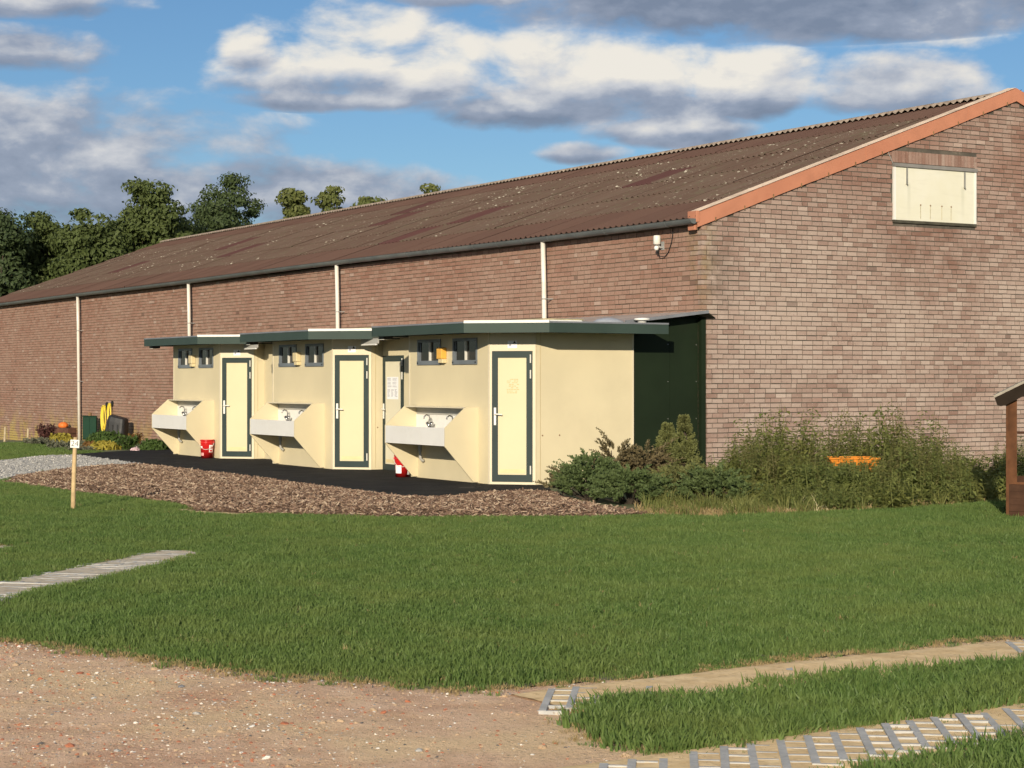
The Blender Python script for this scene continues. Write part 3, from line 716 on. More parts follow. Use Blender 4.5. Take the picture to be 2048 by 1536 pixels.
def cabin(i, amber):
    lab = ['cream cabin nearest the brick gable, with an amber lamp between its windows',
           'middle cream cabin of the three, between two wash troughs and a side door',
           'cream cabin farthest left, with a red bucket beside its trough'][i]
    x, y, _ = b2w(CABX[i], CABY)
    c = thing('sanitary_cabin', (x, y, 0), RZ, label=lab, cat='cabin', group='cream sanitary cabins in a row')
    zt = 2.36; q = CHL / math.sqrt(2); L = 2.665; yb = q + 1.815; th = .05
    # front panel in pieces round the two windows
    wins = ((-2.355, -1.55, 1.885, 2.29), (-1.15, -.36, 1.885, 2.29))
    fp = MB(); zb = .0
    fp.box(-L, -.02, 0, th, zb, 1.885)
    for a, b_ in ((-L, -2.355), (-1.55, -1.15), (-.36, -.02)): fp.box(a, b_, 0, th, 1.885, 2.29)
    fp.box(-L, -.02, 0, th, 2.29, zt)
    fp.build('front_wall', M_cream, c)
    MB().box(-.02, .012, -.006, .04, 0, zt).build('corner_trim', M_cream_trim, c)
    MB().box(-L - .004, -L + .03, -.006, .02, 0, zt).build('corner_trim', M_cream_trim, c)
    MB().box(-L, -L + th, th, yb, 0, zt).build('end_wall', M_cream, c)
    MB().box(q - th, q, q + .01, yb, 0, zt).build('side_wall', M_cream, c)
    MB().box(q - .03, q + .005, q + .075, q + .08, .05, zt).build('panel_joint', mat('joint', (.45, .36, .2), .8), c)
    MB().box(q - .02, q + .005, yb - .025, yb + .004, 0, zt).build('corner_trim', M_cream_trim, c)
    for yy, zz in ((q + .12, .77), (q + .43, .77)):
        s_ = MB().lathe([(0, .004), (.012, .003), (.014, 0)], (0, 0, 0), 8).build('screw_cap', M_rust, c); s_.location = (q + .0003, yy, zz); s_.rotation_euler = (0, R(90), 0)
    MB().box(-L + th, q - th, yb - th, yb, 0, zt).build('back_wall', M_cream, c)
    # slanted door face, built facing -y and turned by 45 degrees
    R45 = Matrix.Rotation(R(45), 4, 'Z'); turned = []
    x0, x1 = .052, CHL - .052
    turned.append(MB().box(0.004, x0, 0, .05, .0, zt).box(x1, CHL - .004, 0, .05, .0, zt).box(x0, x1, .001, .05, 2.075, zt).box(x0, x1, -.004, .05, .0, .055).build('door_surround', M_cream_trim, c))
    dr = make_door(c, x0, x1, .055, 2.07, 0, M_cream_door)
    xm = CHL / 2
    turned.append(dr)
    sg = MB().box(xm - .075, xm + .075, -.004, .0005, 2.12, 2.235).build('toilet_sign', M_paper, c); turned.append(sg)
    MB().lathe([(0, 0), (.021, 0), (.021, .001)], (0, 0, 0), 12).build('icon', M_ink, sg).matrix_local = Matrix.Translation((xm - .035, -.0045, 2.165)) @ Matrix.Rotation(R(90), 4, 'X')
    MB().add([(xm + .01, -.0046, 2.19), (xm + .06, -.0046, 2.19), (xm + .035, -.0046, 2.235)], [(0, 1, 2)]).build('icon', M_black, sg)
    if i == 0:
        r_ = MB(); rr = random.Random(2)
        for row in range(9):
            zz = 1.63 - row * .026; a = xm - .085
            while a < xm + .075:
                l = rr.uniform(.012, .04); 
                if rr.random() < .8: r_.add([(a, -.0087, zz), (a + l, -.0087, zz), (a + l, -.0087, zz + .014), (a, -.0087, zz + .014)], [(0, 1, 2, 3)])
                a += l + .008
        r_.build('faded_notice', M_faint, dr)
    for o in turned: o.matrix_local = R45
    for w in wins: make_window(c, *w)
    # wall lamp between the windows
    lm = MB().box(-1.53, -1.36, -.10, -.0005, 1.965, 2.15).build('wall_lamp', M_amber if amber else M_creamlamp, c, bevel=.012)
    MB().box(-1.50, -1.36, -.085, -.0005, 1.90, 1.963).build('lamp_holder', M_creamlamp, lm, bevel=.008)
    make_sink(c)
    # roof with green fascia
    xr_ = 1.20; xl_ = -2.88; yback = 2.55; cx = .255; cyr = xr_ - (cx + OV); 
    pts = [(xl_, -OV), (cx, -OV), (xr_, cyr), (xr_, yback), (xl_, yback)]
    z0, z1 = 2.345, 2.492
    roof = MB().prism([(a, b_) for a, b_ in ((xl_ + .03, -OV + .03), (cx - .012, -OV + .03), (xr_ - .03, cyr + .012), (xr_ - .03, yback), (xl_ + .03, yback))], .10, Matrix.Translation((0, 0, 2.375))).build('roof', M_rooftop, c)
    def strip(a, b_, zz0, zz1, t, nm, m, out=0.0):
        a, b_ = Vector((*a, 0)), Vector((*b_, 0)); d = (b_ - a).normalized(); n = Vector((d.y, -d.x, 0))
        e = n * out; vs = [a + e, b_ + e, b_ - n * t, a - n * t]
        return MB().prism([(p.x, p.y) for p in vs], zz1 - zz0, Matrix.Translation((0, 0, zz0))).build(nm, m, roof)
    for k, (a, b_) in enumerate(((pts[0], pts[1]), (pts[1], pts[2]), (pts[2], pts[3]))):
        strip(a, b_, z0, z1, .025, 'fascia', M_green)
        strip(a, b_, z1, z1 + (.042 if k == 1 else .026), .04, 'roof_trim', M_white if k == 1 else M_greytrim, .006)  # one trim all round: sunlit chamfer side coloured white, less lit sides grey
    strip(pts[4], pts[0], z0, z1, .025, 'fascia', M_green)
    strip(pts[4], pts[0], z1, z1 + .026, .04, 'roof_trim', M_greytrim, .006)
    MB().box(xl_ + .05, q - .1, yback - .02, yback, z0, z1).build('fascia', M_green, roof)
    # what lies on the roof
    zz = 2.476
    MB().box(-.2, .75, .55, 1.25, zz, zz + .075).build('roof_hatch', M_white, roof, bevel=.02)
    MB().box(-.35, .62, .60, 1.35, zz + .075, zz + .10).build('hatch_cover', M_glue, roof, bevel=.008)
    MB().lathe([(.27, 0), (.25, .06), (.18, .10), (.08, .125), (0, .13)], (.70, 1.75, zz), 20).build('roof_dome', mat('grey_dome', (.30, .32, .36), .4, .1, 3), roof, smooth=True)
    MB().lathe([(.07, 0), (.07, .09), (.13, .09), (.12, .12), (0, .13)], (.86, 2.28, zz), 14).build('vent_cap', M_white, roof, smooth=True)
    # floodlight under the eave at the left end
    fl = MB().box(-2.80, -2.62, -.50, -.32, 2.30, 2.372).tube([(-2.7, -.41, 2.37), (-2.7, -.41, 2.40)], .02, 6).build('eave_light', M_black, c, bevel=.008)
    MB().box(-2.78, -2.64, -.501, -.40, 2.292, 2.2995).build('lens', M_mullion, fl)
    return c
for i in range(3): cabin(i, i == 0)

# walls that close the gaps between the cabins, the nearer one with a door
def gap_wall(i, door):
    xa = CABX[i + 1] + .529 + .002; xb = CABX[i] - 2.665 - .002
    x, y, _ = b2w(xa, CABY + .75)
    w = thing('partition_wall', (x, y, 0), RZ, label='recessed cream partition with a pale notice door between right and middle cabins' if door else 'recessed cream partition wall between the middle and left cabins', cat='wall')
    W = xb - xa; ztop = 2.36
    if door:
        a, b_ = .03, .83
        MB().box(0, a, 0, .05, 0, ztop).box(b_, W, 0, .05, 0, ztop).box(a, b_, 0, .05, 2.06, ztop).build('wall_panel', M_cream, w)
        d = make_door(w, a, b_, .01, 2.055, 0, M_pale_door)
        n = MB().box(a + .16, a + .16 + .44, -.0105, -.0085, 1.28, 1.68).build('notice', M_paper, d)
        ln = MB(); rr = random.Random(4)
        for blk, (bx, bw) in enumerate(((a + .18, .17), (a + .38, .19))):
            for r in range(10):
                if r % 4 == 3: continue
                l = bw * rr.uniform(.7, 1); zz = 1.65 - r * .017
                ln.add([(bx, -.0112, zz), (bx + l, -.0112, zz), (bx + l, -.0112, zz + .007), (bx, -.0112, zz + .007)], [(0, 1, 2, 3)])
        for cidx in range(3):
            for r in range(7):
                bx = a + .18 + cidx * .14; l = rr.uniform(.06, .11); zz = 1.45 - r * .02
                ln.add([(bx, -.0112, zz), (bx + l, -.0112, zz), (bx + l, -.0112, zz + .008), (bx, -.0112, zz + .008)], [(0, 1, 2, 3)])
        ln.build('print_lines', M_ink, d)
    else: MB().box(0, W, 0, .05, 0, ztop).build('wall_panel', M_cream, w)
    MB().box(0, W, -.5, 1.5, ztop + .002, ztop + .012).build('soffit', mat('dark_soffit', (.10, .09, .07), .8), w)
    t = MB().box(.10, .70, -.49, -.45, ztop - .125, ztop - .095).build('tube_light', M_white, w, bevel=.01)
    MB().box(.09, .76, -.485, -.455, ztop - .094, ztop + .001).build('light_body', M_grey_plastic, t)
gap_wall(0, True); gap_wall(1, False)

def lean_to():
    x, y, _ = b2w(0, 0)
    w = thing('lean_to', (x, y, 0), RZ, label='dark green lean-to joining the nearest cabin to the brick barn', cat='lean-to')
    yc = CABY + .529 + 1.815 + .002
    for a, b_ in ((yc, -.575), (-.569, -.012)):
        p = MB()
        zl = lambda q: 2.53 + (q - yc) / (0 - yc) * .14
        M = Matrix(((0, 0, 1, -.11), (1, 0, 0, 0), (0, 1, 0, 0), (0, 0, 0, 1)))
        p.prism([(a, -.05), (b_, -.05), (b_, zl(b_)), (a, zl(a))], .03, M).build('wall_panel', M_dkgreen, w)
        for zz in (.4, 1.0, 1.6, 2.2):
            s_ = MB().lathe([(0, .004), (.007, .003), (.008, 0)], (0, 0, 0), 6).build('screw', M_zinc, w); s_.location = (-.0797, b_ - .035, zz); s_.rotation_euler = (0, R(90), 0)
    MB().box(-.079, .012, -.010, .080, -.05, 2.66).build('corner_post', M_dkgreen, w)
    MB().box(-14.6, -14.57, yc, -.01, -.05, 2.62).build('end_wall', M_dkgreen, w)
    # shallow ribbed roof sheets
    def sheet(x0, x1):
        mb = MB(); n = 16; ya, yb = yc - .30, -.012; za, zb = 2.545, 2.735
        xs = np.linspace(x0, x1, n + 1); zz = [.012 if i % 4 in (1, 2) else 0 for i in range(n + 1)]; N = n + 1
        up = [(x_, ya, za + z_) for x_, z_ in zip(xs, zz)] + [(x_, yb, zb + z_) for x_, z_ in zip(xs, zz)]
        mb.add(up, [(i, i + 1, N + i + 1, N + i) for i in range(n)])
        mb.add([(a, b_, c_ - .02) for a, b_, c_ in up[:N]] + up[:N], [(i, i + 1, N + i + 1, N + i) for i in range(n)])
        return mb.build('roof_sheet', M_leanroof, w)
    x1 = .18
    while x1 > -14.6: sheet(x1 - 1.0, x1 + .02); x1 -= 1.0
    # dark edge along the gable side
    zf = lambda q: 2.545 + (q - (yc - .3)) / (-.012 - yc + .3) * .19
    M = Matrix(((0, 0, 1, .202), (1, 0, 0, 0), (0, 1, 0, 0), (0, 0, 0, 1)))
    MB().prism([(yc - .30, zf(yc - .3) - .030), (-.02, zf(-.02) - .030), (-.02, zf(-.02) + .018), (yc - .30, zf(yc - .3) + .018)], .03, M).build('edge_trim', M_greytrim, w)
    MB().add([(.20, -.30, 2.672), (.20, -.02, 2.706), (.015, .27, 2.625), (.015, -.30, 2.66), (.20, -.30, 2.690), (.20, -.02, 2.724), (.015, .27, 2.64), (.015, -.30, 2.70)], [(0, 3, 2, 1), (4, 5, 6, 7), (0, 1, 5, 4), (1, 2, 6, 5), (2, 3, 7, 6), (3, 0, 4, 7)]).build('flashing', M_dkgreen, w)
lean_to()

# ------------------------------------------------------------------ things on and beside the buildings
def security_light():
    x, y, _ = b2w(-1.1, 0)
    t = thing('security_light', (x, y, 3.90), RZ, label='small white security light with a loose black cable under the gutter end', cat='light')
    MB().box(-.02, .06, -.012, 0, -.10, .04).build('bracket', M_clip, t)
    MB().lathe([(.0, .12), (.055, .12), (.062, .10), (.062, -.02), (.045, -.035), (0, -.035)], (-.0, -.11, .02), 16).build('lamp_body', M_mullion, t, smooth=True)
    MB().lathe([(.0, .03), (.03, .025), (.042, -.01), (.03, -.045), (0, -.05)], (-.0, -.12, -.06), 14).build('sensor', M_white, t, smooth=True)
    MB().tube([(0, -.09, -.03), (.02, -.05, -.06), (.03, -.01, -.06)], .016, 6).build('arm', M_clip, t)
    MB().tube([(0, -.10, -.08), (0, -.10, -.15)], .022, 6).build('cable_gland', M_black, t)
    pts = [(0, -.10, -.14), (.03, -.07, -.21), (.11, -.03, -.22), (.20, -.02, -.15), (.29, -.02, -.0), (.33, -.02, .16), (.34, -.03, .24)]
    MB().tube(pts, .008, 5).build('cable', M_black, t, smooth=True)
security_light()

def bucket(px, py, h, r, lab, rot, label_left):
    X, Y = g(px, py, .014) if py else b2w(*px)[:2]; b_ = thing('bucket', (X, Y, .014), R(rot), label=lab, cat='bucket', group='red plastic buckets by the cabins')
    MB().lathe([(0, .004), (r * .84, .004), (r * .86, 0), (r * .95, h * .80), (r * .955, h * .81), (r * .99, h * .815), (r * .99, h * .86), (r * .965, h * .865), (r * .975, h * .95), (r * 1.03, h * .955), (r * 1.03, h)], n=28).build('body', M_red, b_, smooth=True)
    MB().lathe([(r * 1.035, h * .97), (r * 1.035, h * 1.015), (r * .95, h * 1.02), (r * .93, h * .995), (0, h * .995)], n=28).build('lid', M_red, b_, smooth=True)
    def wrap(a0, a1, z0, z1, nm, m, parent, e=.0025):
        mb = MB(); n = 10
        rad = lambda z: r * (.86 + .09 * z / (h * .8)) + e
        for k in range(n + 1):
            a = R(a0 + (a1 - a0) * k / n)
            for z in (z0, z1): mb.v.append((rad(z) * math.cos(a), rad(z) * math.sin(a), z))
        mb.f = [(2 * k, 2 * k + 2, 2 * k + 3, 2 * k + 1) for k in range(n)]
        return mb.build(nm, m, parent, smooth=True)
    if label_left: lb = wrap(-150, -95, h * .18, h * .55, 'label', M_paper, b_); wrap(-45, -10, h * .12, h * .30, 'label', M_paper, b_)
    else:
        lb = wrap(-62, -22, h * .33, h * .72, 'label', M_paper, b_)
        wrap(-55, -30, h * .36, h * .46, 'print', M_red, lb, .004); wrap(-50, -27, h * .52, h * .64, 'print', M_red, lb, .004)
        wrap(-150, -112, h * .14, h * .30, 'label', mat('pale_red_label', (.75, .35, .33), .5), b_); wrap(-150, -125, h * .55, h * .66, 'label', M_paper, b_)
    arc = [(r * 1.04 * math.cos(R(t)), r * 1.04 * math.sin(R(t)) , h * (.86 - .38 * math.sin(R(t + 180)))) for t in np.linspace(-180, 0, 15)]
    MB().tube(arc, .005, 5).build('handle', M_mullion, b_, smooth=True)
    for s_ in (-1, 1): MB().box(s_ * r * .98 - .012, s_ * r * .98 + .012, -.02, .02, h * .80, h * .92).build('handle_lug', M_red, b_)
bucket(414, 916, .375, .142, 'red plastic bucket with white label beside the door of the leftmost cabin', 0, False)
bucket((CABX[0] - 2.60, CABY - .16), None, .36, .138, 'red plastic bucket half hidden by the nearest wash trough', 0, True)

def on_wall_ground(x, y): 
    X, Y, _ = b2w(x, y); return (X, Y, float(ground_z(X, Y)))
def left_corner_items():
    M_gbox = mat('green_cabinet', (.006, .036, .020), .6, .15, 2, dirt=(.01, .03, .018), spec=.15)
    p = on_wall_ground(-29.87, -.42); c = thing('utility_cabinet', p, R(8), label='low dark green utility cabinet standing against the barn wall by the downpipe', cat='cabinet')
    MB().box(-.20, .20, -.02, .20, .02, .70).build('body', M_gbox, c, bevel=.01)
    MB().box(-.215, .215, -.045, .21, .702, .73).build('lid', M_gbox, c, bevel=.008)
    MB().box(-.185, -.004, -.032, -.0205, .06, .68).build('door', M_gbox, c); MB().box(.004, .185, -.032, -.0205, .06, .68).build('door', M_gbox, c)
    MB().lathe([(.0, .10), (.05, .09), (.06, 0)], (0, .08, .73), 10).build('knob', M_rust, c)
    # yellow hose on a hook
    M_hose = mat('yellow_hose', (.72, .55, .06), .5, .1, 6)
    p = on_wall_ground(-29.24, -.03); h = thing('hose', (p[0], p[1], p[2] + 1.02), RZ, label='yellow garden hose coiled on a black wall hook by the green cabinet', cat='hose')
    for k in range(3):
        w = .13 + .035 * k; d = .62 + .08 * k
        pts = [(-.25 + w * math.sin(t), -.06 - .02 * k, -d / 2 + d / 2 * math.cos(t)) for t in np.linspace(0, 2 * math.pi, 25)]
        MB().tube(pts, .02, 6).build('coil', M_hose, h, smooth=True)
    for k in range(2):
        w = .10 + .04 * k; d = .50 + .08 * k
        pts = [(.22 + w * math.sin(t), -.06 - .02 * k, .06 - d / 2 + d / 2 * math.cos(t)) for t in np.linspace(0, 2 * math.pi, 25)]
        MB().tube(pts, .02, 6).build('coil', M_hose, h, smooth=True)
    MB().lathe([(0, -.2), (.12, -.2), (.12, .0), (0, 0)], (-.25, -.0, 0), 12).build('hook', M_black, h).matrix_local = Matrix.Translation((-.25, 0, -.02)) @ Matrix.Rotation(R(90), 4, 'X') @ Matrix.Translation((.25, 0, 0))
    MB().lathe([(0, -.2), (.09, -.2), (.09, .0), (0, 0)], (0, 0, 0), 12).build('hook', M_black, h).matrix_local = Matrix.Translation((.22, 0, .05)) @ Matrix.Rotation(R(90), 4, 'X')
    # black composter / upturned tub
    M_tub = mat('black_tub', (.018, .019, .021), .55, .3, 3, dirt=(.04, .042, .045), dscale=2)
    p = on_wall_ground(-27.02, -.6); t = thing('black_tub', p, R(-12), label='tilted black plastic tub leaning by the barn wall behind the flower bed', cat='tub')
    body = MB(); sec = [(-.05, .31, .24), (.25, .30, .24), (.52, .275, .22), (.64, .25, .20), (.68, .20, .15)]
    n = 20
    for z, a, b_ in sec:
        for k in range(n):
            tt = 2 * math.pi * k / n; e = .45; cx_ = math.copysign(abs(math.cos(tt)) ** e, math.cos(tt)); sy_ = math.copysign(abs(math.sin(tt)) ** e, math.sin(tt))
            body.v.append((a * cx_ + z * .14, b_ * sy_, z - .05 * cx_ * (z > .3)))
    for j in range(len(sec) - 1):
        body.f += [(j * n + k, j * n + (k + 1) % n, (j + 1) * n + (k + 1) % n, (j + 1) * n + k) for k in range(n)]
    body.f.append(tuple((len(sec) - 1) * n + k for k in range(n)))
    body.build('body', M_tub, t)
    for xx in (-.16, -.01, .14): MB().box(xx, xx + .04, -.265, -.22, .1, .45).build('rib', M_tub, t)
    # brown planter with a pumpkin
    p = g(130, 873, -.15); X, Y = p; z = float(ground_z(X, Y))
    M_wood = mat('dark_planter_wood', (.10, .045, .028), .8, .25, 6)
    pl = thing('planter_box', (X, Y, z), RZ + .3, label='dark brown planter box by the barn wall left of the downpipe', cat='planter')
    for s_ in (-1, 1):
        for k in range(2): MB().box(-.45, .45, s_ * .19 - .015, s_ * .19 + .015, .04 + k * .19, .215 + k * .19).build('plank', M_wood, pl)
        for k in range(2): MB().box(s_ * .45 - .015, s_ * .45 + .015, -.174, .174, .04 + k * .19, .215 + k * .19).build('plank', M_wood, pl)
    MB().box(-.43, .43, -.17, .17, .02, .36).build('earth', M_soil, pl)
    pk = MB(); n = 24
    for j in range(9):
        ph = math.pi * j / 8
        for k in range(n):
            a = 2 * math.pi * k / n; rr = .15 * math.sin(ph) * (1 + .06 * math.cos(a * 9)); pk.v.append((rr * math.cos(a), rr * math.sin(a), .11 - .11 * math.cos(ph)))
    for j in range(8): pk.f += [(j * n + k, j * n + (k + 1) % n, (j + 1) * n + (k + 1) % n, (j + 1) * n + k) for k in range(n)]
    po = thing('pumpkin', (X - .05, Y - .02, z + .36), 0, label='orange pumpkin sitting on the dark brown planter', cat='pumpkin')
    pk.build('fruit', mat('pumpkin_skin', (.70, .17, .03), .5, .1, 5), po, smooth=True); MB().tube([(0, 0, .20), (.01, 0, .25), (.03, 0, .27)], [.02, .015, .017], 6).build('stem', M_glue, po)
    for k, (px, py, hgt) in enumerate(((9, 884, .42), (55, 880, .38))):
        X, Y = g(px, py, -.2); z = float(ground_z(X, Y))
        MB().tube([(X, Y, z - .05), (X + .02, Y, z + hgt)], .03, 6).build('marker_stake', mat('stake_wood', (.42, .34, .22), .8, .2, 8), None,
            label='short wooden stake at the far left edge of the lawn' if k == 0 else 'thin wooden stake at the foot of the barn wall, far left', cat='stake')
left_corner_items()

# numbered stake
def sign_post():
    X, Y = g(146, 1021); lean = .035
    M_wood = mat('peeled_stake', (.50, .36, .19), .75, .22, 7, dirt=(.30, .19, .09), dscale=5)
    s_ = thing('pitch_marker', (X, Y, 0), 0, label='round wooden stake with white number 24 plate in the lawn', cat='sign post')
    pts = [(0, 0, -.1), (.004, 0, .18), (.012, 0, .45), (.02, .0, .7), (.032, 0, .915)]
    MB().tube(pts, [.031, .029, .029, .027, .025], 10).build('stake', M_wood, s_, smooth=True)
    M = Matrix.Translation((.032, -.038, .835)) @ Matrix.Rotation(R(3), 4, 'Y')
    pm = MB(); pm.obox(M, .112, .006, .10); pl = pm.build('plate', M_white, s_)
    cu = bpy.data.curves.new('digits', 'FONT'); cu.body = '24'; cu.size = .098; cu.align_x = 'CENTER'; cu.align_y = 'CENTER'; cu.extrude = .0008; cu.offset = -.0012
    to = bpy.data.objects.new('digits_source', cu); COL.objects.link(to)
    bpy.context.view_layer.update()
    me = bpy.data.meshes.new_from_object(to.evaluated_get(bpy.context.evaluated_depsgraph_get())); bpy.data.objects.remove(to)
    me.materials.clear(); me.materials.append(M_black)
    o = link('digits', me, pl); o.matrix_local = M @ Matrix.Translation((0, -.0042, 0)) @ Matrix.Rotation(R(90), 4, 'X')
sign_post()

# wooden playhouse cut by the right edge of the photo
def playhouse():
    M_w = mat('brown_planks', (.060, .030, .018), .8, .25, 5, dirt=(.035, .018, .012), dscale=3, spec=.1)
    M_p = mat('brown_post', (.105, .046, .022), .8, .25, 6, dirt=(.06, .028, .015), dscale=4, spec=.1)
    M_bg = mat('dark_barge', (.020, .014, .010), .8, .2, 4, spec=.08); M_felt = mat('roof_felt', (.30, .27, .22), .9, .2, 5)
    X, Y = g(2012, 1038); h = thing('playhouse', (X, Y, 0), R(-14.5), label='small brown wooden playhouse with pitched roof at the right edge', cat='playhouse')
    W, D, HT = 1.9, 1.5, 1.46
    MB().box(0, .032, -.005, .045, .0, HT).build('corner_post', M_p, h); MB().box(.035, .125, .0, .045, .41, HT).build('window_post', M_p, h)
    MB().box(W - .032, W, -.005, .045, 0, HT).build('corner_post', M_p, h); MB().box(W - .125, W - .035, 0, .045, .41, HT).build('window_post', M_p, h)
    for xx in (.001, W - .041): MB().box(xx, xx + .04, D - .03, D + .03, 0, HT).build('back_post', M_p, h)
    for k in range(5): MB().box(.033, W - .033, .004, .03, .012 + k * .079, .012 + k * .079 + .076).build('plank', M_w, h)
    MB().box(.126, W - .126, -.012, .05, .408, .435).build('window_sill', M_p, h)
    MB().box(.126, W - .126, .01, .035, 1.0, 1.03).build('window_bar', M_w, h)
    for side in (0, 1):
        for k in range(5):
            x0 = .005 if side == 0 else W - .03
            MB().box(x0, x0 + .025, .051, D - .031, .012 + k * .085, .012 + k * .085 + .082).build('plank', M_w, h)
    for k in range(5): MB().box(.042, W - .042, D, D + .025, .012 + k * .085, .012 + k * .085 + .082).build('plank', M_w, h)
    rise = math.tan(R(27))
    for s_, x0 in ((1, 0), (-1, W)):
        pr = [(-.10, HT - .10 - .10 * rise + .03), (-.06, HT - .135 - .06 * rise + .03), (.0, HT - .12), (W / 2, HT + W / 2 * rise - .10), (W / 2, HT + W / 2 * rise + .03), (-.13, HT - .13 * rise + .03)]
        M = Matrix(((s_, 0, 0, x0), (0, 0, -s_ if False else -1, -.06), (0, 1, 0, 0), (0, 0, 0, 1)))
        MB().prism(pr, .022, M).build('barge_board', M_bg, h)
        a = (-.14, HT - .14 * rise + .032); b_ = (W / 2, HT + W / 2 * rise + .032)
        xs = [x0 + s_ * a[0], x0 + s_ * b_[0]]
        r_ = MB(); vs = []
        for yy in (-.055, D + .1):
            for dz in (0, .03): vs += [(xs[0], yy, a[1] + dz), (xs[1], yy, b_[1] + dz)]
        r_.add(vs, [(0, 1, 5, 4), (2, 6, 7, 3), (0, 2, 3, 1), (4, 5, 7, 6), (0, 4, 6, 2)]).build('roof_board', M_felt, h)
    MB().add([(.03, .03, HT - .02), (W - .03, .03, HT - .02), (W / 2, .03, HT + W / 2 * rise - .02)], [(0, 1, 2)]).build('gable_board', M_w, h)
playhouse()

# ------------------------------------------------------------------ foliage
def leaf_mat(name, c1, c2, c3=None, trans=.35, rough=.6):
    m, nt, b = new_mat(name); gi = nt.nodes.new('ShaderNodeNewGeometry'); r = S(nt, gi.outputs['Random Per Island'])
    oi = nt.nodes.new('ShaderNodeObjectInfo'); ro = S(nt, oi.outputs['Random'])
    c = mixc(nt, (r * .6 + ro * .4), c1, c2)
    if c3: c = mixc(nt, (noise(nt, gi.outputs['Position'], 1.3, 3).smooth(.42, .65) * .5 + noise(nt, gi.outputs['Position'], .33, 3).smooth(.40, .66) * .4).clamp(), c, c3)
    nt.links.new(c, b.inputs['Base Color']); b.inputs['Roughness'].default_value = rough; b.inputs['Specular IOR Level'].default_value = .25
    if trans:
        t = nt.nodes.new('ShaderNodeBsdfTranslucent'); nt.links.new(c, t.inputs[0]); mx = nt.nodes.new('ShaderNodeMixShader'); mx.inputs[0].default_value = trans
        nt.links.new(b.outputs[0], mx.inputs[1]); nt.links.new(t.outputs[0], mx.inputs[2]); nt.links.new(mx.outputs[0], nt.nodes['Material Output'].inputs[0])
    return m
M_bark = mat('bark', (.055, .042, .03), .95, .3, 4, bump=.8, bscale=14)
def unit(n): 
    v = rng.normal(size=(n, 3)); return v / np.linalg.norm(v, axis=1)[:, None]
def leaves(C, N, size, aspect=.55, jitter=.6):
    """diamond leaves at C with outward hint N -> verts, quads"""
    n = len(C); nn = N + unit(n) * jitter; nn /= np.linalg.norm(nn, axis=1)[:, None] + 1e-9
    a = np.cross(nn, unit(n)); a /= np.linalg.norm(a, axis=1)[:, None] + 1e-9; b = np.cross(nn, a)
    s_ = (size * rng.uniform(.6, 1.3, n))[:, None]
    V = np.stack([C - a * s_, C - b * s_ * aspect + nn * s_ * .15, C + a * s_, C + b * s_ * aspect + nn * s_ * .15], 1).reshape(-1, 3)
    return V, np.arange(4 * n).reshape(n, 4)
M_tree = [leaf_mat('oak_leaf', (.060, .085, .026), (.115, .145, .045), (.082, .108, .032), .3), leaf_mat('dark_leaf', (.040, .062, .026), (.075, .105, .036), None, .25),
          leaf_mat('pale_leaf', (.10, .125, .035), (.17, .18, .06), None, .3)]
def tree(px, top, hw, Y, zbot, kind, lab, nm='oak_tree', clumps=75, per=230, lsize=.105, crad=(.4, .85), hollow=.25):
    X = (px - HX) / F * Y; zt = CAMH + (HY - top) / F * Y; w = hw / F * Y; gz = float(ground_z(X, Y))
    t = thing(nm, (X, Y, gz), 0, label=lab, cat='tree', group='trees behind the barn')
    cz = (zt + zbot) / 2; hz = (zt - zbot) / 2
    # clump centres spread through an uneven envelope
    cs = []
    while len(cs) < clumps:
        d = unit(1)[0]; rad = rng.uniform(hollow, 1) ** .5
        bump = 1 + .22 * math.sin(3 * math.atan2(d[1], d[0]) + px) + .18 * math.sin(5 * d[2] + px)
        p = np.array([d[0] * w * rad * bump * (1.0 - .25 * max(0, d[2])), d[1] * w * rad * bump, cz - gz + d[2] * hz * rad * min(bump, 1.0)])
        p[2] = min(p[2], zt - gz - crad[0] * .6); cs.append(p)
    cs = np.array(cs); r_ = rng.uniform(crad[0], crad[1], clumps)
    k = np.repeat(np.arange(clumps), per); d = unit(len(k)); d[:, 2] = d[:, 2] * .8 + .1
    rad = rng.uniform(.35, 1, len(k)) ** .5 * (1 + .25 * rng.normal(size=len(k)) * .5)
    C = cs[k] + d * (r_[k] * rad)[:, None] * np.array([1.1, 1.1, .75])
    V, Fq = leaves(C, d, lsize)
    np_mesh('crown', V, Fq, M_tree[kind], t)
    tr = MB(); top_ = Vector((0, 0, cz - gz + hz * .3)); R0 = max(.14, w * .085)
    tr.tube([(0, 0, -.2), (.05, .03, (zbot - gz) * .5), (-.04, 0, zbot - gz), (.1, 0, cz - gz), tuple(top_)], [R0 * 1.3, R0, R0 * .85, R0 * .5, R0 * .2], 8)
    for q in rng.choice(clumps, min(clumps, 22), replace=False):
        e = cs[q]; s0 = rng.uniform(.1, .7); st = np.array([0, 0, (zbot - gz) * .8 + s0 * (e[2] - (zbot - gz) * .8) * .6])
        mid = (st + e) / 2 + rng.normal(size=3) * .25; tr.tube([tuple(st), tuple(mid), tuple(e)], [R0 * .38, R0 * .24, R0 * .07], 5, cap=False)
    tr.build('trunk', M_bark, t, smooth=True)
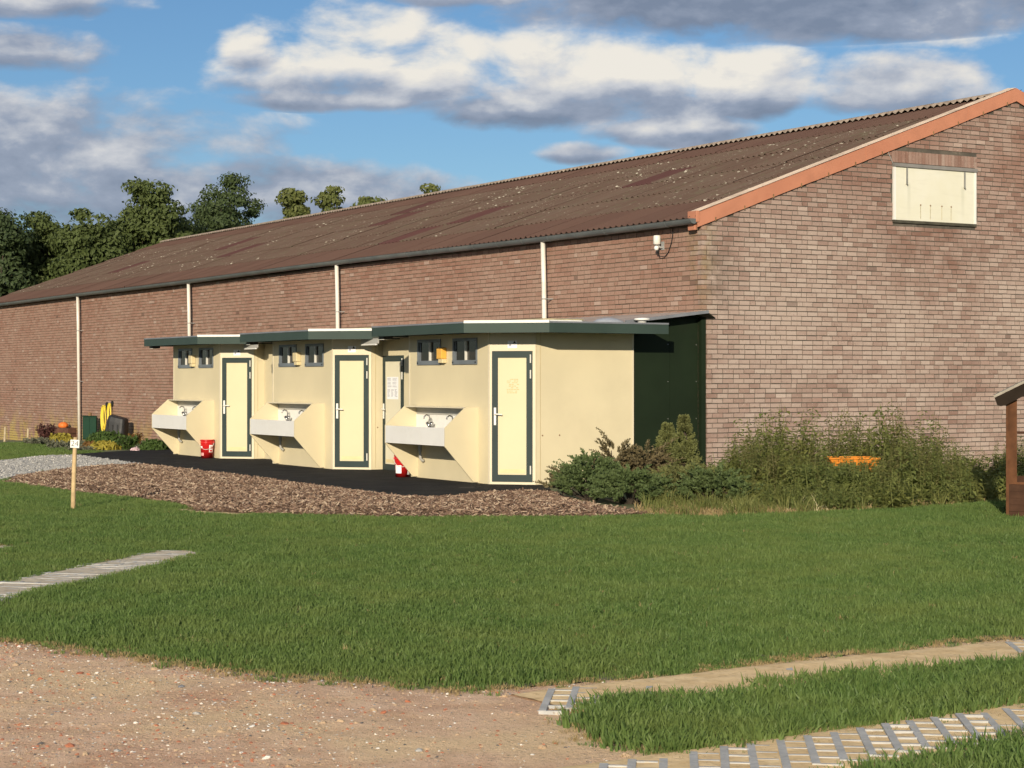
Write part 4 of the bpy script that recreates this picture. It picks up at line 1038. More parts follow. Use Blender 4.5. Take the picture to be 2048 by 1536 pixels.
for a in ((-95, 400, 80, 84, 3.2, 1, 'dark tree partly cut off beyond the left edge'), (-2, 393, 56, 80, 3.0, 1, 'very dark tree at the left edge of the photo'),
          (88, 396, 62, 83, 3.2, 0, 'second tree from the left, behind the far barn end'), (182, 404, 60, 80, 3.4, 0, 'tree with sky gaps low in its crown, left of the tallest'),
          (298, 350, 72, 82, 4.6, 0, 'tall lumpy oak standing above the barn roof, left of the dark round tree'), (250, 470, 60, 90, 3.2, 1, 'dark low tree behind the tall lumpy oak'),
          (350, 430, 38, 84, 5.0, 0, 'narrow tree between the tall oak and the dark round one')):
    tree(*a)
tree(452, 346, 84, 88, 4.2, 1, 'broad dark green round tree just left of the roof ridge end', 'round_tree', 110, 230, .085, (.4, .75), .15)
for a in ((588, 366, 30, 96, 7.0, 2, 'thin pale tree poking above the ridge, left of three'), (662, 374, 60, 97, 7.0, 2, 'pale feathery tree top above the ridge, middle of three'),
          (735, 384, 36, 98, 7.2, 2, 'pale low tree top above the ridge, right of three'), (868, 364, 36, 99, 8.0, 2, 'small isolated green tree top above the middle of the ridge')):
    tree(*a, 'ash_tree', 46, 120, .12, (.3, .55), .1)

# low conifers and weeds in front of the lean-to
M_jun = [leaf_mat('juniper_green', (.075, .110, .040), (.14, .180, .066), (.095, .135, .048), .25), leaf_mat('juniper_bronze', (.12, .095, .050), (.20, .155, .080), (.12, .125, .055), .2),
         leaf_mat('cypress_gold', (.11, .13, .045), (.19, .20, .07), (.13, .13, .05), .2)]
def conifer(px, base, hw, top, kind, lab, shape='dome', n=220, nm='juniper_shrub'):
    X, Y = g(px, base); w = hw / F * Y; hgt = CAMH + (HY - top) / F * Y
    t = thing(nm, (X, Y, 0), 0, label=lab, cat='shrub', group='low conifers by the lean-to')
    Vs = []; Fs = []; off = 0; st = MB()
    for i in range(n):
        az = rng.uniform(0, 2 * math.pi)
        if shape == 'cone':
            zf = rng.uniform(.02, 1) ** .9; rad = w * (1 - zf) ** 1.25 * (1.15 if i % 3 else .8) * rng.uniform(.5, 1) + .01; root = np.array([math.cos(az) * rad * .8, math.sin(az) * rad * .8, zf * hgt * .92]); L = w * .55 * (1.05 - zf) + .06
            dirn = np.array([math.cos(az), math.sin(az), .8])
        else:
            zf = rng.uniform(0, 1); rr = math.sqrt(rng.uniform(0, 1)); el = math.acos(min(1, rr * .98))
            root = np.array([math.cos(az) * w * rr * .85, math.sin(az) * w * rr * .85, hgt * math.sin(el) * rng.uniform(.35, .8)]); L = (rng.uniform(.22, .45) if rng.random() < .85 else rng.uniform(.5, .75)) * min(1.2, hgt)
            dirn = np.array([math.cos(az) * (.4 + rr), math.sin(az) * (.4 + rr), .75 + .5 * rng.random()])
        dirn = dirn / np.linalg.norm(dirn); m_ = 13; ts = np.linspace(.1, 1, m_)
        sag = np.array([0, 0, -.28]) if shape == 'dome' else np.array([0, 0, .10])
        P = root + dirn * (ts * L)[:, None] + sag * (ts ** 2 * L)[:, None]
        P = np.repeat(P, 3, 0); dd = np.repeat(dirn[None], len(P), 0) + unit(len(P)) * .9; dd /= np.linalg.norm(dd, axis=1)[:, None]
        ln = (.055 * (1.15 - np.repeat(ts, 3)) + .02)[:, None]; sd = np.cross(dd, unit(len(P))); sd /= np.linalg.norm(sd, axis=1)[:, None]
        q = np.stack([P, P + dd * ln * .5 + sd * ln * .22, P + dd * ln, P + dd * ln * .5 - sd * ln * .22], 1).reshape(-1, 3)
        q[:, 2] = np.maximum(q[:, 2], .01); Vs.append(q); Fs.append(np.arange(len(q)).reshape(-1, 4) + off); off += len(q)
        if i % 5 == 0: st.tube([(root[0] * .2, root[1] * .2, 0.0), tuple(root)], [.012, .006], 4, cap=False)
    np_mesh('foliage', np.concatenate(Vs), np.concatenate(Fs), M_jun[kind], t); st.build('branch', M_bark, t)
for a in ((1130, 988, 34, 930, 1, 'thin straggly shrub with bare twigs at the asphalt corner', 'dome', 34), (1180, 1000, 62, 900, 0, 'blue green juniper shrub at the left end of the bed', 'dome', 200),
          (1262, 1008, 78, 935, 0, 'low dark spreading juniper at the front, beside the mulch', 'dome', 260), (1232, 985, 48, 868, 1, 'bronze tipped juniper against the cream cabin wall', 'dome', 120),
          (1292, 986, 50, 880, 1, 'brown bronze juniper at the cabin corner', 'dome', 170), (1375, 1004, 85, 925, 2, 'yellow green low conifer in front of the dark lean-to', 'dome', 260),
          (1430, 1010, 70, 930, 0, 'grey green conifer below the brick corner', 'dome', 200)): conifer(*a)
conifer(1335, 978, 46, 842, 2, 'bushy cone shaped golden cypress against the dark lean-to', 'cone', 200, 'cypress')
conifer(1368, 985, 42, 824, 2, 'taller slender golden cypress, right of the bushy one', 'cone', 190, 'cypress')

# scatter with geometry nodes: one object per uncountable mass
def scatter(name, pts, rots, scales, idx, protos, **kw):
    me = bpy.data.meshes.new(name); pts = np.asarray(pts, np.float32); me.vertices.add(len(pts)); me.vertices.foreach_set('co', pts.ravel())
    for an, ty, key, arr in (('rot', 'FLOAT_VECTOR', 'vector', rots), ('scl', 'FLOAT', 'value', scales), ('pick', 'INT', 'value', idx)):
        at = me.attributes.new(an, ty, 'POINT'); at.data.foreach_set(key, np.asarray(arr, np.int32 if ty == 'INT' else np.float32).ravel())
    o = link(name, me); tag(o, kind='stuff', **kw)
    col = bpy.data.collections.new(name + '_pieces')
    for i, pm in enumerate(protos):
        po = bpy.data.objects.new('%s_piece_%02d' % (name, i), pm); col.objects.link(po)
    gt = bpy.data.node_groups.new(name + '_scatter', 'GeometryNodeTree')
    gt.interface.new_socket('Geometry', in_out='INPUT', socket_type='NodeSocketGeometry'); gt.interface.new_socket('Geometry', in_out='OUTPUT', socket_type='NodeSocketGeometry')
    N = gt.nodes; gi = N.new('NodeGroupInput'); go = N.new('NodeGroupOutput'); ip = N.new('GeometryNodeInstanceOnPoints'); ci = N.new('GeometryNodeCollectionInfo')
    ci.inputs['Collection'].default_value = col; ci.inputs['Separate Children'].default_value = True; ci.inputs['Reset Children'].default_value = True
    mp = N.new('GeometryNodeMeshToPoints')
    def attr(nm, ty):
        a = N.new('GeometryNodeInputNamedAttribute'); a.data_type = ty; a.inputs['Name'].default_value = nm; return a.outputs['Attribute']
    Lk = gt.links.new
    Lk(gi.outputs[0], mp.inputs['Mesh']); Lk(mp.outputs[0], ip.inputs['Points']); Lk(ci.outputs[0], ip.inputs['Instance'])
    ip.inputs['Pick Instance'].default_value = True
    Lk(attr('pick', 'INT'), ip.inputs['Instance Index'])
    er = N.new('FunctionNodeEulerToRotation'); Lk(attr('rot', 'FLOAT_VECTOR'), er.inputs[0]); Lk(er.outputs[0], ip.inputs['Rotation'])
    Lk(attr('scl', 'FLOAT'), ip.inputs['Scale']); Lk(ip.outputs[0], go.inputs[0])
    md = o.modifiers.new('scatter', 'NODES'); md.node_group = gt
    return o
def rot_z(n, tilt=.0):
    return np.stack([rng.normal(0, tilt, n) if tilt else np.zeros(n), rng.normal(0, tilt, n) if tilt else np.zeros(n), rng.uniform(0, 6.283, n)], 1)

# nettles and tall weeds: stalks with pairs of drooping leaves
M_net = leaf_mat('nettle_leaf', (.125, .165, .045), (.25, .285, .09), (.25, .25, .075), .5)
M_net2 = leaf_mat('weed_leaf', (.16, .175, .055), (.28, .27, .10), (.20, .17, .08), .5)
def stalk(h, m, leaf=.085, step=.055, bare=.12, lean=.06):
    mb = MB(); n = int(h / step); a = rng.uniform(0, 6.28); bx, by = rng.normal(0, lean, 2)
    path = lambda q: np.array([bx * q * q * h, by * q * q * h, q * h])
    mb.tube([tuple(path(q)) for q in (0, .35, .7, 1)], [.008, .006, .004, .002], 3, cap=False)
    for i in range(n):
        q = bare + (1 - bare) * i / n; p = path(q); a += 1.57 + rng.normal(0, .25); L = leaf * (1.25 - .85 * q) * rng.uniform(.75, 1.2)
        for s_ in (0, math.pi):
            d = np.array([math.cos(a + s_), math.sin(a + s_), 0]); sd = np.array([-d[1], d[0], 0]); dr = rng.uniform(-.75, .35)
            b0 = p + d * .015; mid = b0 + d * L * .5 + np.array([0, 0, L * .12 + dr * L * .2]); tip = b0 + d * L + np.array([0, 0, dr * L])
            mb.add([b0, mid - sd * L * .33, tip, mid + sd * L * .33], [(0, 1, 2), (0, 2, 3)])
    return mb.mesh('stalk', m)
nprot = [stalk(h, M_net, .135) for h in (.8, .95, 1.1, 1.25)] + [stalk(h, M_net2, .095, .040, .25, .09) for h in (1.0, 1.25)] + [stalk(h, M_net, .13, .045, .05, .12) for h in (.4, .5)]
def weeds():
    top_line = [(1405, 930), (1450, 905), (1500, 850), (1570, 830), (1620, 848), (1680, 835), (1740, 838), (1800, 825), (1850, 850), (1900, 868), (1930, 905), (1975, 895), (2048, 880), (2250, 890)]
    P = []; S_ = []; I = []
    n = 0
    while n < 1550:
        px = rng.uniform(1395, 2230); Y = rng.uniform(24.3, 29.6); X = (px - HX) / F * Y
        s_ = (X - BC[0]) * (-U[0]) + (Y - BC[1]) * (-U[1])          # distance in front of the gable plane
        if s_ < .25: continue
        front = HY + F * CAMH / Y
        fl = np.interp(px, [1395, 1500, 1650, 1800, 1950, 2230], [985, 1000, 1012, 1006, 1000, 985])
        if front > fl: continue
        if 1955 < px < 1992 and rng.random() < .6: continue
        cart_gap = 1648 < px < 1756 and front > 984
        ty = np.interp(px, *zip(*top_line)); hmax = CAMH + (HY - ty) / F * Y; hmax *= rng.uniform(.50, .92) if rng.random() < .86 else rng.uniform(.95, 1.20)
        near = (front - 960) / 50
        if near > .55: hmax *= rng.uniform(.45, .9)
        k = int(rng.integers(0, 4)) if rng.random() < .62 else int(rng.integers(4, 6))
        hh = (.8, .95, 1.1, 1.25, 1.0, 1.25)[k]
        if cart_gap: hmax = min(hmax, rng.uniform(.40, .62))
        if hmax < .12: continue
        if hmax < .55: k = int(rng.integers(6, 8)); hh = (.4, .5)[k - 6]
        P.append((X, Y, 0)); S_.append(hmax / hh); I.append(k); n += 1
    # low leafy fringe in front
    for _ in range(420):
        px = rng.uniform(1430, 2250); fl = np.interp(px, [1395, 1500, 1650, 1800, 1950, 2230], [1006, 1016, 1024, 1019, 1008, 990]) + rng.uniform(-16, 1)
        X, Y = g(px, fl); P.append((X, Y, 0)); S_.append(rng.uniform(.5, 1.0) * (1.0 if px > 1750 else .8)); I.append(int(rng.integers(6, 8)))
    scatter('weeds', P, rot_z(len(P), .09), S_, I, nprot, label='tall mass of nettles and weeds growing along the brick gable', cat='weeds')
weeds()

# orange item in the weeds
def orange_cart():
    M_o = mat('orange_plastic', (.60, .21, .025), .4, .1, 4); X, Y = g(1702, 985); z0 = .0
    c = thing('garden_cart', (X, Y, 0), R(4), label='orange plastic cart tray half hidden in the weeds', cat='cart')
    w, d = .36, .24; z1, zb = .50, .30
    mb = MB(); ring = lambda ww, dd, z: [(-ww, -dd, z), (ww, -dd, z), (ww, dd, z), (-ww, dd, z)]
    mb.add(ring(w * .85, d * .8, zb) + ring(w, d, z1), [(0, 1, 5, 4), (1, 2, 6, 5), (2, 3, 7, 6), (3, 0, 4, 7), (3, 2, 1, 0)]); tr = mb.build('tray', M_o, c)
    MB().tube([(-w, -d, z1), (w, -d, z1), (w, d, z1), (-w, d, z1), (-w, -d, z1)], .016, 6).build('rim', M_o, tr)
    for s_ in (-.6, 0, .6): MB().box(s_ * w - .012, s_ * w + .012, -d - .006, -d * .82, zb + .02, z1 - .01).build('rib', M_o, tr)
    MB().box(-w * .7, w * .7, -d * .5, d * .5, .20, .295).build('frame', M_mullion, c)
    for sx in (-1, 1):
        for sy in (-1, 1):
            wh = MB().lathe([(.05, -.025), (.115, -.025), (.12, 0), (.115, .025), (.05, .025)], n=16).build('wheel', M_black, c, smooth=True)
            wh.matrix_local = Matrix.Translation((sx * w * .62, sy * d * .75, .12)) @ Matrix.Rotation(R(90), 4, 'X')
orange_cart()

# flower bed at the left
M_fl = dict(green=leaf_mat('bed_green', (.045, .085, .018), (.095, .15, .035)), yellow=leaf_mat('hosta_yellow', (.26, .24, .035), (.42, .34, .06)), grey=leaf_mat('lavender_grey', (.11, .12, .08), (.19, .19, .13)),
            purple=leaf_mat('barberry', (.07, .03, .03), (.14, .06, .05)), rust=leaf_mat('rust_leaf', (.16, .085, .03), (.26, .15, .05)), pink=leaf_mat('pink_petal', (.72, .52, .56), (.80, .66, .66), None, .2))
def bedplant(px, py, hw, top, kind, n, size, lab, spiky=False, nm='bed_plant'):
    z0 = -.02; X, Y = g(px, py, z0); w = hw / F * Y; hgt = CAMH + (HY - top) / F * Y; gz = float(ground_z(X, Y)); t = thing(nm, (X, Y, gz), 0, label=lab, cat='plant', group='plants in the flower bed')
    hgt -= gz
    if spiky:
        P = []; st = MB()
        for i in range(60):
            a = rng.uniform(0, 6.28); r0 = rng.uniform(.0, .3); e = np.array([math.cos(a) * w * rng.uniform(.3, 1), math.sin(a) * w * rng.uniform(.3, 1), hgt * rng.uniform(.55, 1)]); s0 = np.array([e[0] * r0, e[1] * r0, 0])
            tt = np.linspace(.15, 1, n // 60)[:, None]; P.append(s0 + (e - s0) * tt)
            if i % 3 == 0: st.tube([tuple(s0), tuple(e)], .006, 3, cap=False)
        P = np.concatenate(P) + rng.normal(0, .02, (len(P) * (n // 60), 3)); N = unit(len(P))
    else:
        d = unit(n); d[:, 2] = np.abs(d[:, 2]); P = d * rng.uniform(.55, 1, (n, 1)) ** .5 * np.array([w, w, hgt]) * (1 + .12 * rng.normal(size=(n, 1))); N = d; st = MB()
        for i in range(0, min(n, 40)): st.tube([(0, 0, 0), tuple(P[i])], .005, 3, cap=False)
    P[:, 2] = np.maximum(P[:, 2], .01); V, Fq = leaves(P, N, size, .45, .8); np_mesh('foliage', V, Fq, M_fl[kind], t); st.build('stem', M_bark, t)
for a in ((92, 884, 20, 848, 'purple', 900, .055, 'spiky purple barberry left of the planter box', True), (122, 888, 26, 868, 'yellow', 700, .06, 'yellow green shrub below the planter box'),
          (80, 893, 34, 876, 'grey', 800, .045, 'grey lavender clump at the left of the flower bed', True), (122, 902, 30, 884, 'grey', 800, .045, 'grey lavender clump beside the number stake', True),
          (212, 888, 38, 863, 'green', 1600, .05, 'bright green mounded shrub in front of the black tub'), (210, 901, 30, 884, 'yellow', 500, .08, 'yellow leaved hosta at the asphalt edge'),
          (180, 900, 18, 884, 'rust', 300, .06, 'rusty leaved plant left of the hosta'), (256, 901, 24, 872, 'green', 700, .05, 'loose green plant right of the hosta', True), (272, 889, 16, 868, 'rust', 360, .05, 'dry reddish plant behind the loose green one', True),
          (308, 902, 28, 880, 'green', 1100, .05, 'small green bush beside the leftmost cabin'), (270, 904, 8, 897, 'pink', 120, .05, 'small clump of pink flowers at the asphalt edge'),
          (162, 906, 34, 893, 'grey', 600, .04, 'low silvery edging plant behind the number stake', True)): bedplant(*a)

# ------------------------------------------------------------------ lawn
M_grass = leaf_mat('grass_blade', (.080, .150, .035), (.205, .292, .085), (.190, .250, .070), .48, .5)
M_straw = leaf_mat('dry_grass', (.26, .19, .085), (.42, .32, .16), None, .3, .7)
M_pale_straw = leaf_mat('bleached_stem', (.55, .46, .26), (.70, .60, .38), None, .2, .7)
M_tall = leaf_mat('rank_grass', (.10, .14, .035), (.22, .22, .07), None, .35, .6)
def tuft(n, h, spread, m, wd=.0042, droop=.5):
    V = []; Fc = []
    for i in range(n):
        a = rng.uniform(0, 6.28); r_ = spread * math.sqrt(rng.random()); b0 = np.array([r_ * math.cos(a), r_ * math.sin(a), -.006]); aa = a + rng.normal(0, .9); H = h * rng.uniform(.55, 1.15)
        d = np.array([math.cos(aa), math.sin(aa), 0]); ln = rng.uniform(.15, droop); fa = rng.uniform(0, 6.28); sd = np.array([math.cos(fa), math.sin(fa), 0]) * wd
        p1 = b0 + d * H * ln * .35 + np.array([0, 0, H * .6]); p2 = b0 + d * H * ln * 1.1 + np.array([0, 0, H * (1 - .25 * ln)])
        o = len(V); V += [b0 - sd, b0 + sd, p1 - sd * .8, p1 + sd * .8, p2]; Fc += [(o, o + 1, o + 3), (o, o + 3, o + 2), (o + 2, o + 3, o + 4)]
    mb = MB(); mb.add(V, Fc); return mb.mesh('tuft', m)
gprot = [tuft(26, .062, .085, M_grass) for _ in range(5)] + [tuft(22, .050, .085, M_straw, .003, 1.2) for _ in range(2)] + [tuft(20, .30, .08, M_tall, .006, .8) for _ in range(2)] + [tuft(10, .085, .05, M_grass, .006, .9) for _ in range(2)] + [tuft(4, .26, .05, M_pale_straw, .006, .7)]
HARD = [SANDY, PP['mulch'], PP['gravel'], PP['sl'], PP['sl2'], ap]
def lawn():
    pts = []; 
    def add(P, s_, i): pts.append((P, s_, i))
    def cand(x0, x1, y0, y1, n):
        """points spread evenly over the ground, limited to a wedge in front of the camera"""
        P = np.stack([rng.uniform(x0, x1, n), rng.uniform(y0, y1, n)], 1); return P[np.abs(P[:, 0]) < .36 * P[:, 1] + .6]
    for (y0, y1, dens, sc) in ((7.2, 13, 400, .88), (13, 20, 360, .85), (20, 31, 260, .9), (31, 48, 110, 1.2)):
        xw = .36 * y1 + .6; P = cand(-xw, xw, y0, y1, int(2 * xw * (y1 - y0) * dens))
        wob = (fbm(P[:, 0], P[:, 1], 2.4) - .5) * .40 + (vn(P[:, 0], P[:, 1], 9) - .5) * .22 + rng.normal(0, .05, len(P))
        dpath = signed(P, path_pg); disl = np.minimum(signed(P, isle_pg), signed(P, isle2_pg))
        on_path = (dpath + wob * .6 < 0) & (disl + wob * .5 > 0)
        dh = np.full(len(P), 9.0)
        for pg in HARD: dh = np.minimum(dh, signed(P, pg))
        dbed = signed(P, PP['bed']); dfl = signed(P, PP['flower'])
        s_ = (P[:, 0] - BC[0]) * (-U[0]) + (P[:, 1] - BC[1]) * (-U[1]); d_side = -((P[:, 0] - BC[0]) * V2[0] + (P[:, 1] - BC[1]) * V2[1])
        ok = ~on_path & (dh + wob * .25 > .0) & (dbed > -.02) & (dfl > 0) & ~((s_ < 0) & (d_side < .1)) & ~((s_ < .4) & (s_ > -18) & (d_side < 4.4))
        ok &= ~((s_ < 1) & (d_side < 1.6))
        P, wob, dpath, disl, dh, dbed = [q[ok] for q in (P, wob, dpath, disl, dh, dbed)]
        edge = np.minimum(np.where(dpath > 0, dpath + wob * .6, -(disl)), np.minimum(dh + .1, dbed + .15))
        bald = fbm(P[:, 0] + 9, P[:, 1], 1.1) < .24
        keep = ~(bald & (rng.random(len(P)) < .5)); P, edge, wob = P[keep], edge[keep], wob[keep]
        dry = rng.random(len(P)) < np.clip(.75 - edge * 4.2, .012, .75)
        i = np.where(dry, rng.integers(5, 7, len(P)), rng.integers(0, 5, len(P)))
        i = np.where(~dry & (rng.random(len(P)) < .03), rng.integers(9, 11, len(P)), i)
        hgt = sc * (.68 + .75 * fbm(P[:, 0] + 30, P[:, 1], .9)) * np.clip(.40 + edge * 2.0, .38, 1.0) * rng.uniform(.75, 1.2, len(P))
        hgt = np.where(disl[ok[ok]][keep] < 0 if False else False, hgt, hgt)
        add(np.column_stack([P, ground_z(P[:, 0], P[:, 1])]), hgt, i)
    # taller grass on the near islands
    for pg, n in ((isle_pg, 2600), (isle2_pg, 1100)):
        lo, hi = pg.min(0), pg.max(0); P = np.stack([rng.uniform(lo[0], hi[0], n * 3), rng.uniform(lo[1], hi[1], n * 3)], 1); P = P[(signed(P, pg) < -.04) & (np.abs(P[:, 0]) < .36 * P[:, 1] + .6)][:n]
        add(np.column_stack([P, np.zeros(len(P))]), rng.uniform(.95, 1.5, len(P)), rng.integers(0, 5, len(P)))
    # flattened dry grass along the edges of the track
    P = np.stack([rng.uniform(-4.8, 4.8, 26000), rng.uniform(7.2, 12.8, 26000)], 1); P = P[np.abs(P[:, 0]) < .36 * P[:, 1] + .6]
    w_ = (fbm(P[:, 0] + 5, P[:, 1], 2.4) - .5) * .3; dp = signed(P, path_pg); di = np.minimum(signed(P, isle_pg), signed(P, isle2_pg)); e = np.minimum(np.abs(dp), np.abs(di)) + w_
    k = ((dp < .08) & (di > -.08)) & (rng.random(len(P)) < np.clip(.9 - e * 4.0, 0, .9) * (.25 + fbm(P[:, 0], P[:, 1], 1.3))); P = P[k]
    add(np.column_stack([P, np.full(len(P), .012)]), rng.uniform(.30, .62, len(P)), rng.choice([5, 6, 5, 6, 0], len(P)))
    # rank and dry grass along the foot of the weeds
    P = []; I = []; S_ = []
    for _ in range(1500):
        px = rng.uniform(1290, 2250); bl = np.interp(px, [1290, 1420, 1560, 1750, 1900, 2250], [1030, 1035, 1029, 1021, 1011, 990]); y = bl + rng.uniform(-34, 2)
        if px > 1720 and rng.random() < .7: continue
        P.append((*g(px, y), 0)); front = y > bl - 12; k = rng.random()
        I.append(int(rng.integers(5, 7)) if k < (.75 if front else .3) else int(rng.integers(7, 9))); S_.append(rng.uniform(.8, 2.2) if I[-1] < 7 else rng.uniform(.35, .95))
    add(np.array(P), np.array(S_), np.array(I))
    P = []                                                       # bleached dry stems standing at the foot of the weeds
    for _ in range(16):
        px = rng.choice((1450, 1458, 1466, 1475, 1595, 1605, 1640, 1660)) + rng.normal(0, 7); P.append((*g(px, rng.uniform(1014, 1030)), 0))
    add(np.array(P), rng.uniform(.35, .85, len(P)), np.full(len(P), 11))
    P = np.concatenate([p[0] for p in pts]); s_ = np.concatenate([p[1] for p in pts]); I = np.concatenate([p[2] for p in pts])
    scatter('grass', P, rot_z(len(P), .10), s_, I, gprot, label='short green lawn grass filling the middle of the field', cat='grass')
lawn()

# ------------------------------------------------------------------ chips, gravel, rubble
def pebble(n_, m, flat=.6):
    mb = MB(); t = (1 + 5 ** .5) / 2
    ico = [(-1, t, 0), (1, t, 0), (-1, -t, 0), (1, -t, 0), (0, -1, t), (0, 1, t), (0, -1, -t), (0, 1, -t), (t, 0, -1), (t, 0, 1), (-t, 0, -1), (-t, 0, 1)]
    fc = [(0, 11, 5), (0, 5, 1), (0, 1, 7), (0, 7, 10), (0, 10, 11), (1, 5, 9), (5, 11, 4), (11, 10, 2), (10, 7, 6), (7, 1, 8), (3, 9, 4), (3, 4, 2), (3, 2, 6), (3, 6, 8), (3, 8, 9), (4, 9, 5), (2, 4, 11), (6, 2, 10), (8, 6, 7), (9, 8, 1)]
    st = rng.uniform(.7, 1.3, 3); mb.add([(x * .5 * st[0] * rng.uniform(.8, 1.2), y * .5 * st[1] * rng.uniform(.8, 1.2), z * .5 * flat * rng.uniform(.8, 1.2) + .1) for x, y, z in ico], fc); return mb.mesh('stone', m)
def chip(m):
    mb = MB(); L = rng.uniform(.7, 1.3); w = rng.uniform(.16, .34); h = rng.uniform(.05, .10); M = Matrix.Rotation(rng.normal(0, .2), 4, 'Y') @ Matrix.Translation((0, 0, .1))
    mb.obox(M, L, w, h); mb.v = [(x + rng.normal(0, .04), y + rng.normal(0, .03), z + rng.normal(0, .03)) for x, y, z in mb.v]; return mb.mesh('chip', m)
Mc = [mat('chip_%s' % n, c, .9, .25, 4) for n, c in (('dark', (.10, .060, .040)), ('mid', (.200, .125, .085)), ('tan', (.30, .205, .14)), ('pale', (.45, .34, .24)))]
cprot = [chip(m) for m in (Mc[0], Mc[0], Mc[1], Mc[1], Mc[1], Mc[2], Mc[2], Mc[3])]
def fill(pg, n, jag=.1):
    lo, hi = pg.min(0), pg.max(0); P = np.stack([rng.uniform(lo[0], hi[0], n * 9), rng.uniform(lo[1], hi[1], n * 9)], 1)
    return P[signed(P, pg) + (fbm(P[:, 0], P[:, 1], 4) - .5) * jag * 2 < 0][:n]
P = fill(PP['mulch'], 32000, .12); d = -signed(P, PP['mulch'])
scatter('bark_chips', np.column_stack([P, .008 + .05 * np.clip(d * 1.5, 0, 1) * (.5 + fbm(P[:, 0], P[:, 1], 1.6)) + rng.uniform(-.005, .02, len(P))]), np.stack([rng.normal(0, .30, len(P)), rng.normal(0, .30, len(P)), rng.uniform(0, 6.28, len(P))], 1),
        rng.uniform(.028, .080, len(P)), rng.choice(8, len(P)), cprot, label='brown bark chips covering the long mulch bed', cat='bark chips')
Mg = [mat('stone_%s' % n, c, .85, .15, 5) for n, c in (('grey', (.25, .245, .235)), ('pale', (.36, .35, .33)), ('blue', (.19, .195, .205)), ('brick', (.40, .145, .075)), ('white', (.66, .62, .55)), ('tan', (.42, .30, .19)), ('dark', (.10, .09, .085)))]
gp = [pebble(0, Mg[k]) for k in (0, 0, 1, 1, 2, 4)]
P = fill(PP['gravel'], 14000, .1)
scatter('gravel', np.column_stack([P, ground_z(P[:, 0], P[:, 1]) + .014 + rng.uniform(0, .012, len(P))]), rot_z(len(P), .5), rng.uniform(.012, .030, len(P)), rng.choice(6, len(P), p=[.2, .2, .2, .2, .15, .05]), gp, label='loose grey stones on the gravel patch', cat='gravel stones')
def rubble():
    pr = [pebble(0, Mg[k], f) for k, f in ((3, .5), (3, .4), (4, .35), (4, .5), (5, .6), (5, .5), (6, .5), (2, .4), (1, .5), (5, .4))]
    pw = np.array([.10, .08, .10, .08, .2, .16, .08, .06, .06, .08]); pw /= pw.sum()
    P = np.stack([rng.uniform(-4.6, 4.6, 75000), rng.uniform(7.0, 12.5, 75000)], 1); P = P[np.abs(P[:, 0]) < .36 * P[:, 1] + .5]
    d = signed(P, path_pg); di = np.minimum(signed(P, isle_pg), signed(P, isle2_pg)); dens = np.clip(.9 - (P[:, 0] + 1.2) * .45, .10, .9) * (.35 + fbm(P[:, 0], P[:, 1], 1.4))
    P = P[(d < -.03) & (di > .05) & (rng.random(len(P)) < dens)][:17000]; n = len(P)
    sz = .0028 + .0085 * rng.random(n) ** 2.6 + np.where(rng.random(n) < .010, rng.uniform(.006, .020, n), 0)
    scatter('rubble', np.column_stack([P, .003 + fbm(P[:, 0], P[:, 1], 2.2) * .016]), rot_z(n, .3), sz, rng.choice(len(pr), n, p=pw), pr, label='small stones and broken brick bits strewn on the dirt track', cat='rubble')
rubble()

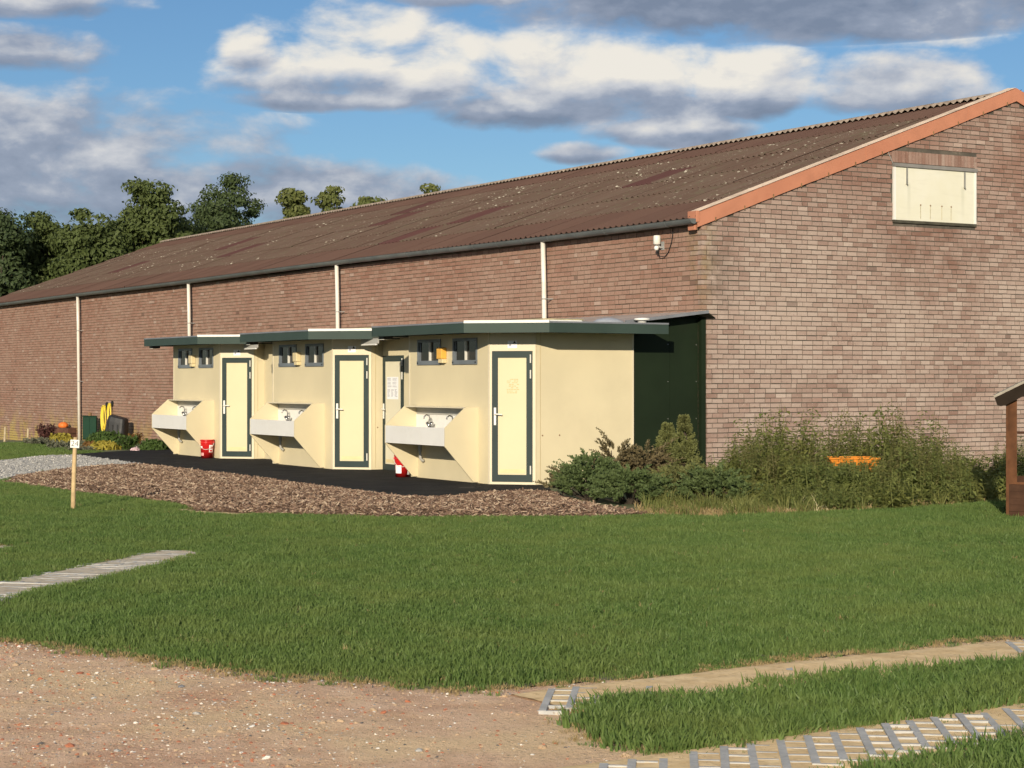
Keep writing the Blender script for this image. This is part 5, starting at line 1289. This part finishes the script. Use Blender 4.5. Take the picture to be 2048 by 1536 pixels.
# ------------------------------------------------------------------ concrete grid pavers in the wheel tracks
M_conc = m_mix('paver_concrete', (.36, .36, .35), (.47, .465, .45), 8, (.50, .44, .33), .5)
def paver_mesh():
    w, n, ch, b_, h = .128, 4, .150, .036, .05; mb = MB()
    L = n * ch + b_
    mb.box(0, b_, 0, L, -h, 0)
    for k in range(n + 1): mb.box(b_, w, k * ch, k * ch + b_ * .55, -h, -.002)
    return mb.mesh('paver', M_conc), w
PM, PW = paver_mesh()
def strip(name, a, b_, zp, zs, lab, ang=-5.0, width=.62, sand=M_sand, seed=0, amp=1.0):
    a, b_ = np.array(a), np.array(b_); d = b_ - a; L = np.hypot(*d); d /= L; nrm = np.array([-d[1], d[0]]); rr = random.Random(seed)
    t = thing(name, (a[0], a[1], 0), 0, label=lab, cat='paving', kind='structure')
    # sand bed as a bumpy sheet between the rungs
    m_, k_ = max(8, int(L / .035)), 22; Vv = []
    for i in range(m_ + 1):
        for j in range(k_ + 1):
            p = d * L * i / m_ + nrm * width * 1.04 * (j / k_ - .5); q = p + a
            z = zs(i / m_, j / k_) + ((float(fbm(q[0], q[1], 5.0)) - .5) * .022 + (float(vn(q[0], q[1], 17.0)) - .5) * .008) * amp
            e = min(j, k_ - j) / k_; z -= .02 * max(0, 1 - e * 12); Vv.append((p[0], p[1], z))
    w = k_ + 1; idx = [(i * w + j, (i + 1) * w + j, (i + 1) * w + j + 1, i * w + j + 1) for i in range(m_) for j in range(k_)]
    MB().add(Vv, idx).build('sand_fill', sand, t, smooth=True)
    # ladder-shaped grid pavers stepped along the track
    x = -.3; A = R(ang); rx = np.array([math.cos(A), math.sin(A)]); step = PW / max(.25, abs(d @ rx)) if abs(d @ rx) > .3 else .20
    n = int(L / step) + 1
    for i in range(n):
        p = d * step * i + rng.normal(0, .003, 2)
        ry = np.array([-math.sin(A), math.cos(A)]); p = p - ry * .30
        o = link('paver', PM, t); o.location = (p[0], p[1], zp + rr.uniform(-.003, .003)); o.rotation_euler = (rr.uniform(-.008, .008), rr.uniform(-.008, .008), A + rr.uniform(-.01, .01))
c0, c1 = np.array(g(1190, 1575)), np.array(g(2230, 1424))
strip('paver_track', c0, c1, .031, lambda s_, t: .0240, 'concrete grid paver track with sandy cells at the bottom right', width=.72, seed=1, amp=.28)
c0, c1 = np.array(g(1085, 1412)), np.array(g(2300, 1277))
strip('paver_track', c0, c1, .026, lambda s_, t: .032 - .010 * max(0, 1 - s_ * 6.0) - .010 * max(0, min(1, (s_ - .62) * 6)), 'sand covered grid paver track between the lawn and the grass strip', width=.66, seed=2, amp=.5)
c0, c1 = np.array(g(-300, 1252)), np.array(g(366, 1105))
strip('paver_track', c0, c1, .014, lambda s_, t: .0125, 'narrow pale paver track running into the lawn at the left', ang=76, width=.62, amp=.45, sand=m_mix('track_sand', (.46, .39, .29), (.60, .52, .40), 6, (.26, .21, .15), .7), seed=3)
c0, c1 = np.array(g(-420, 1166)), np.array(g(28, 1095))
strip('paver_track', c0, c1, .014, lambda s_, t: .0125, 'far end of a second paver track at the left edge', ang=76, width=.62, amp=.45, sand=bpy.data.materials['track_sand'], seed=4)
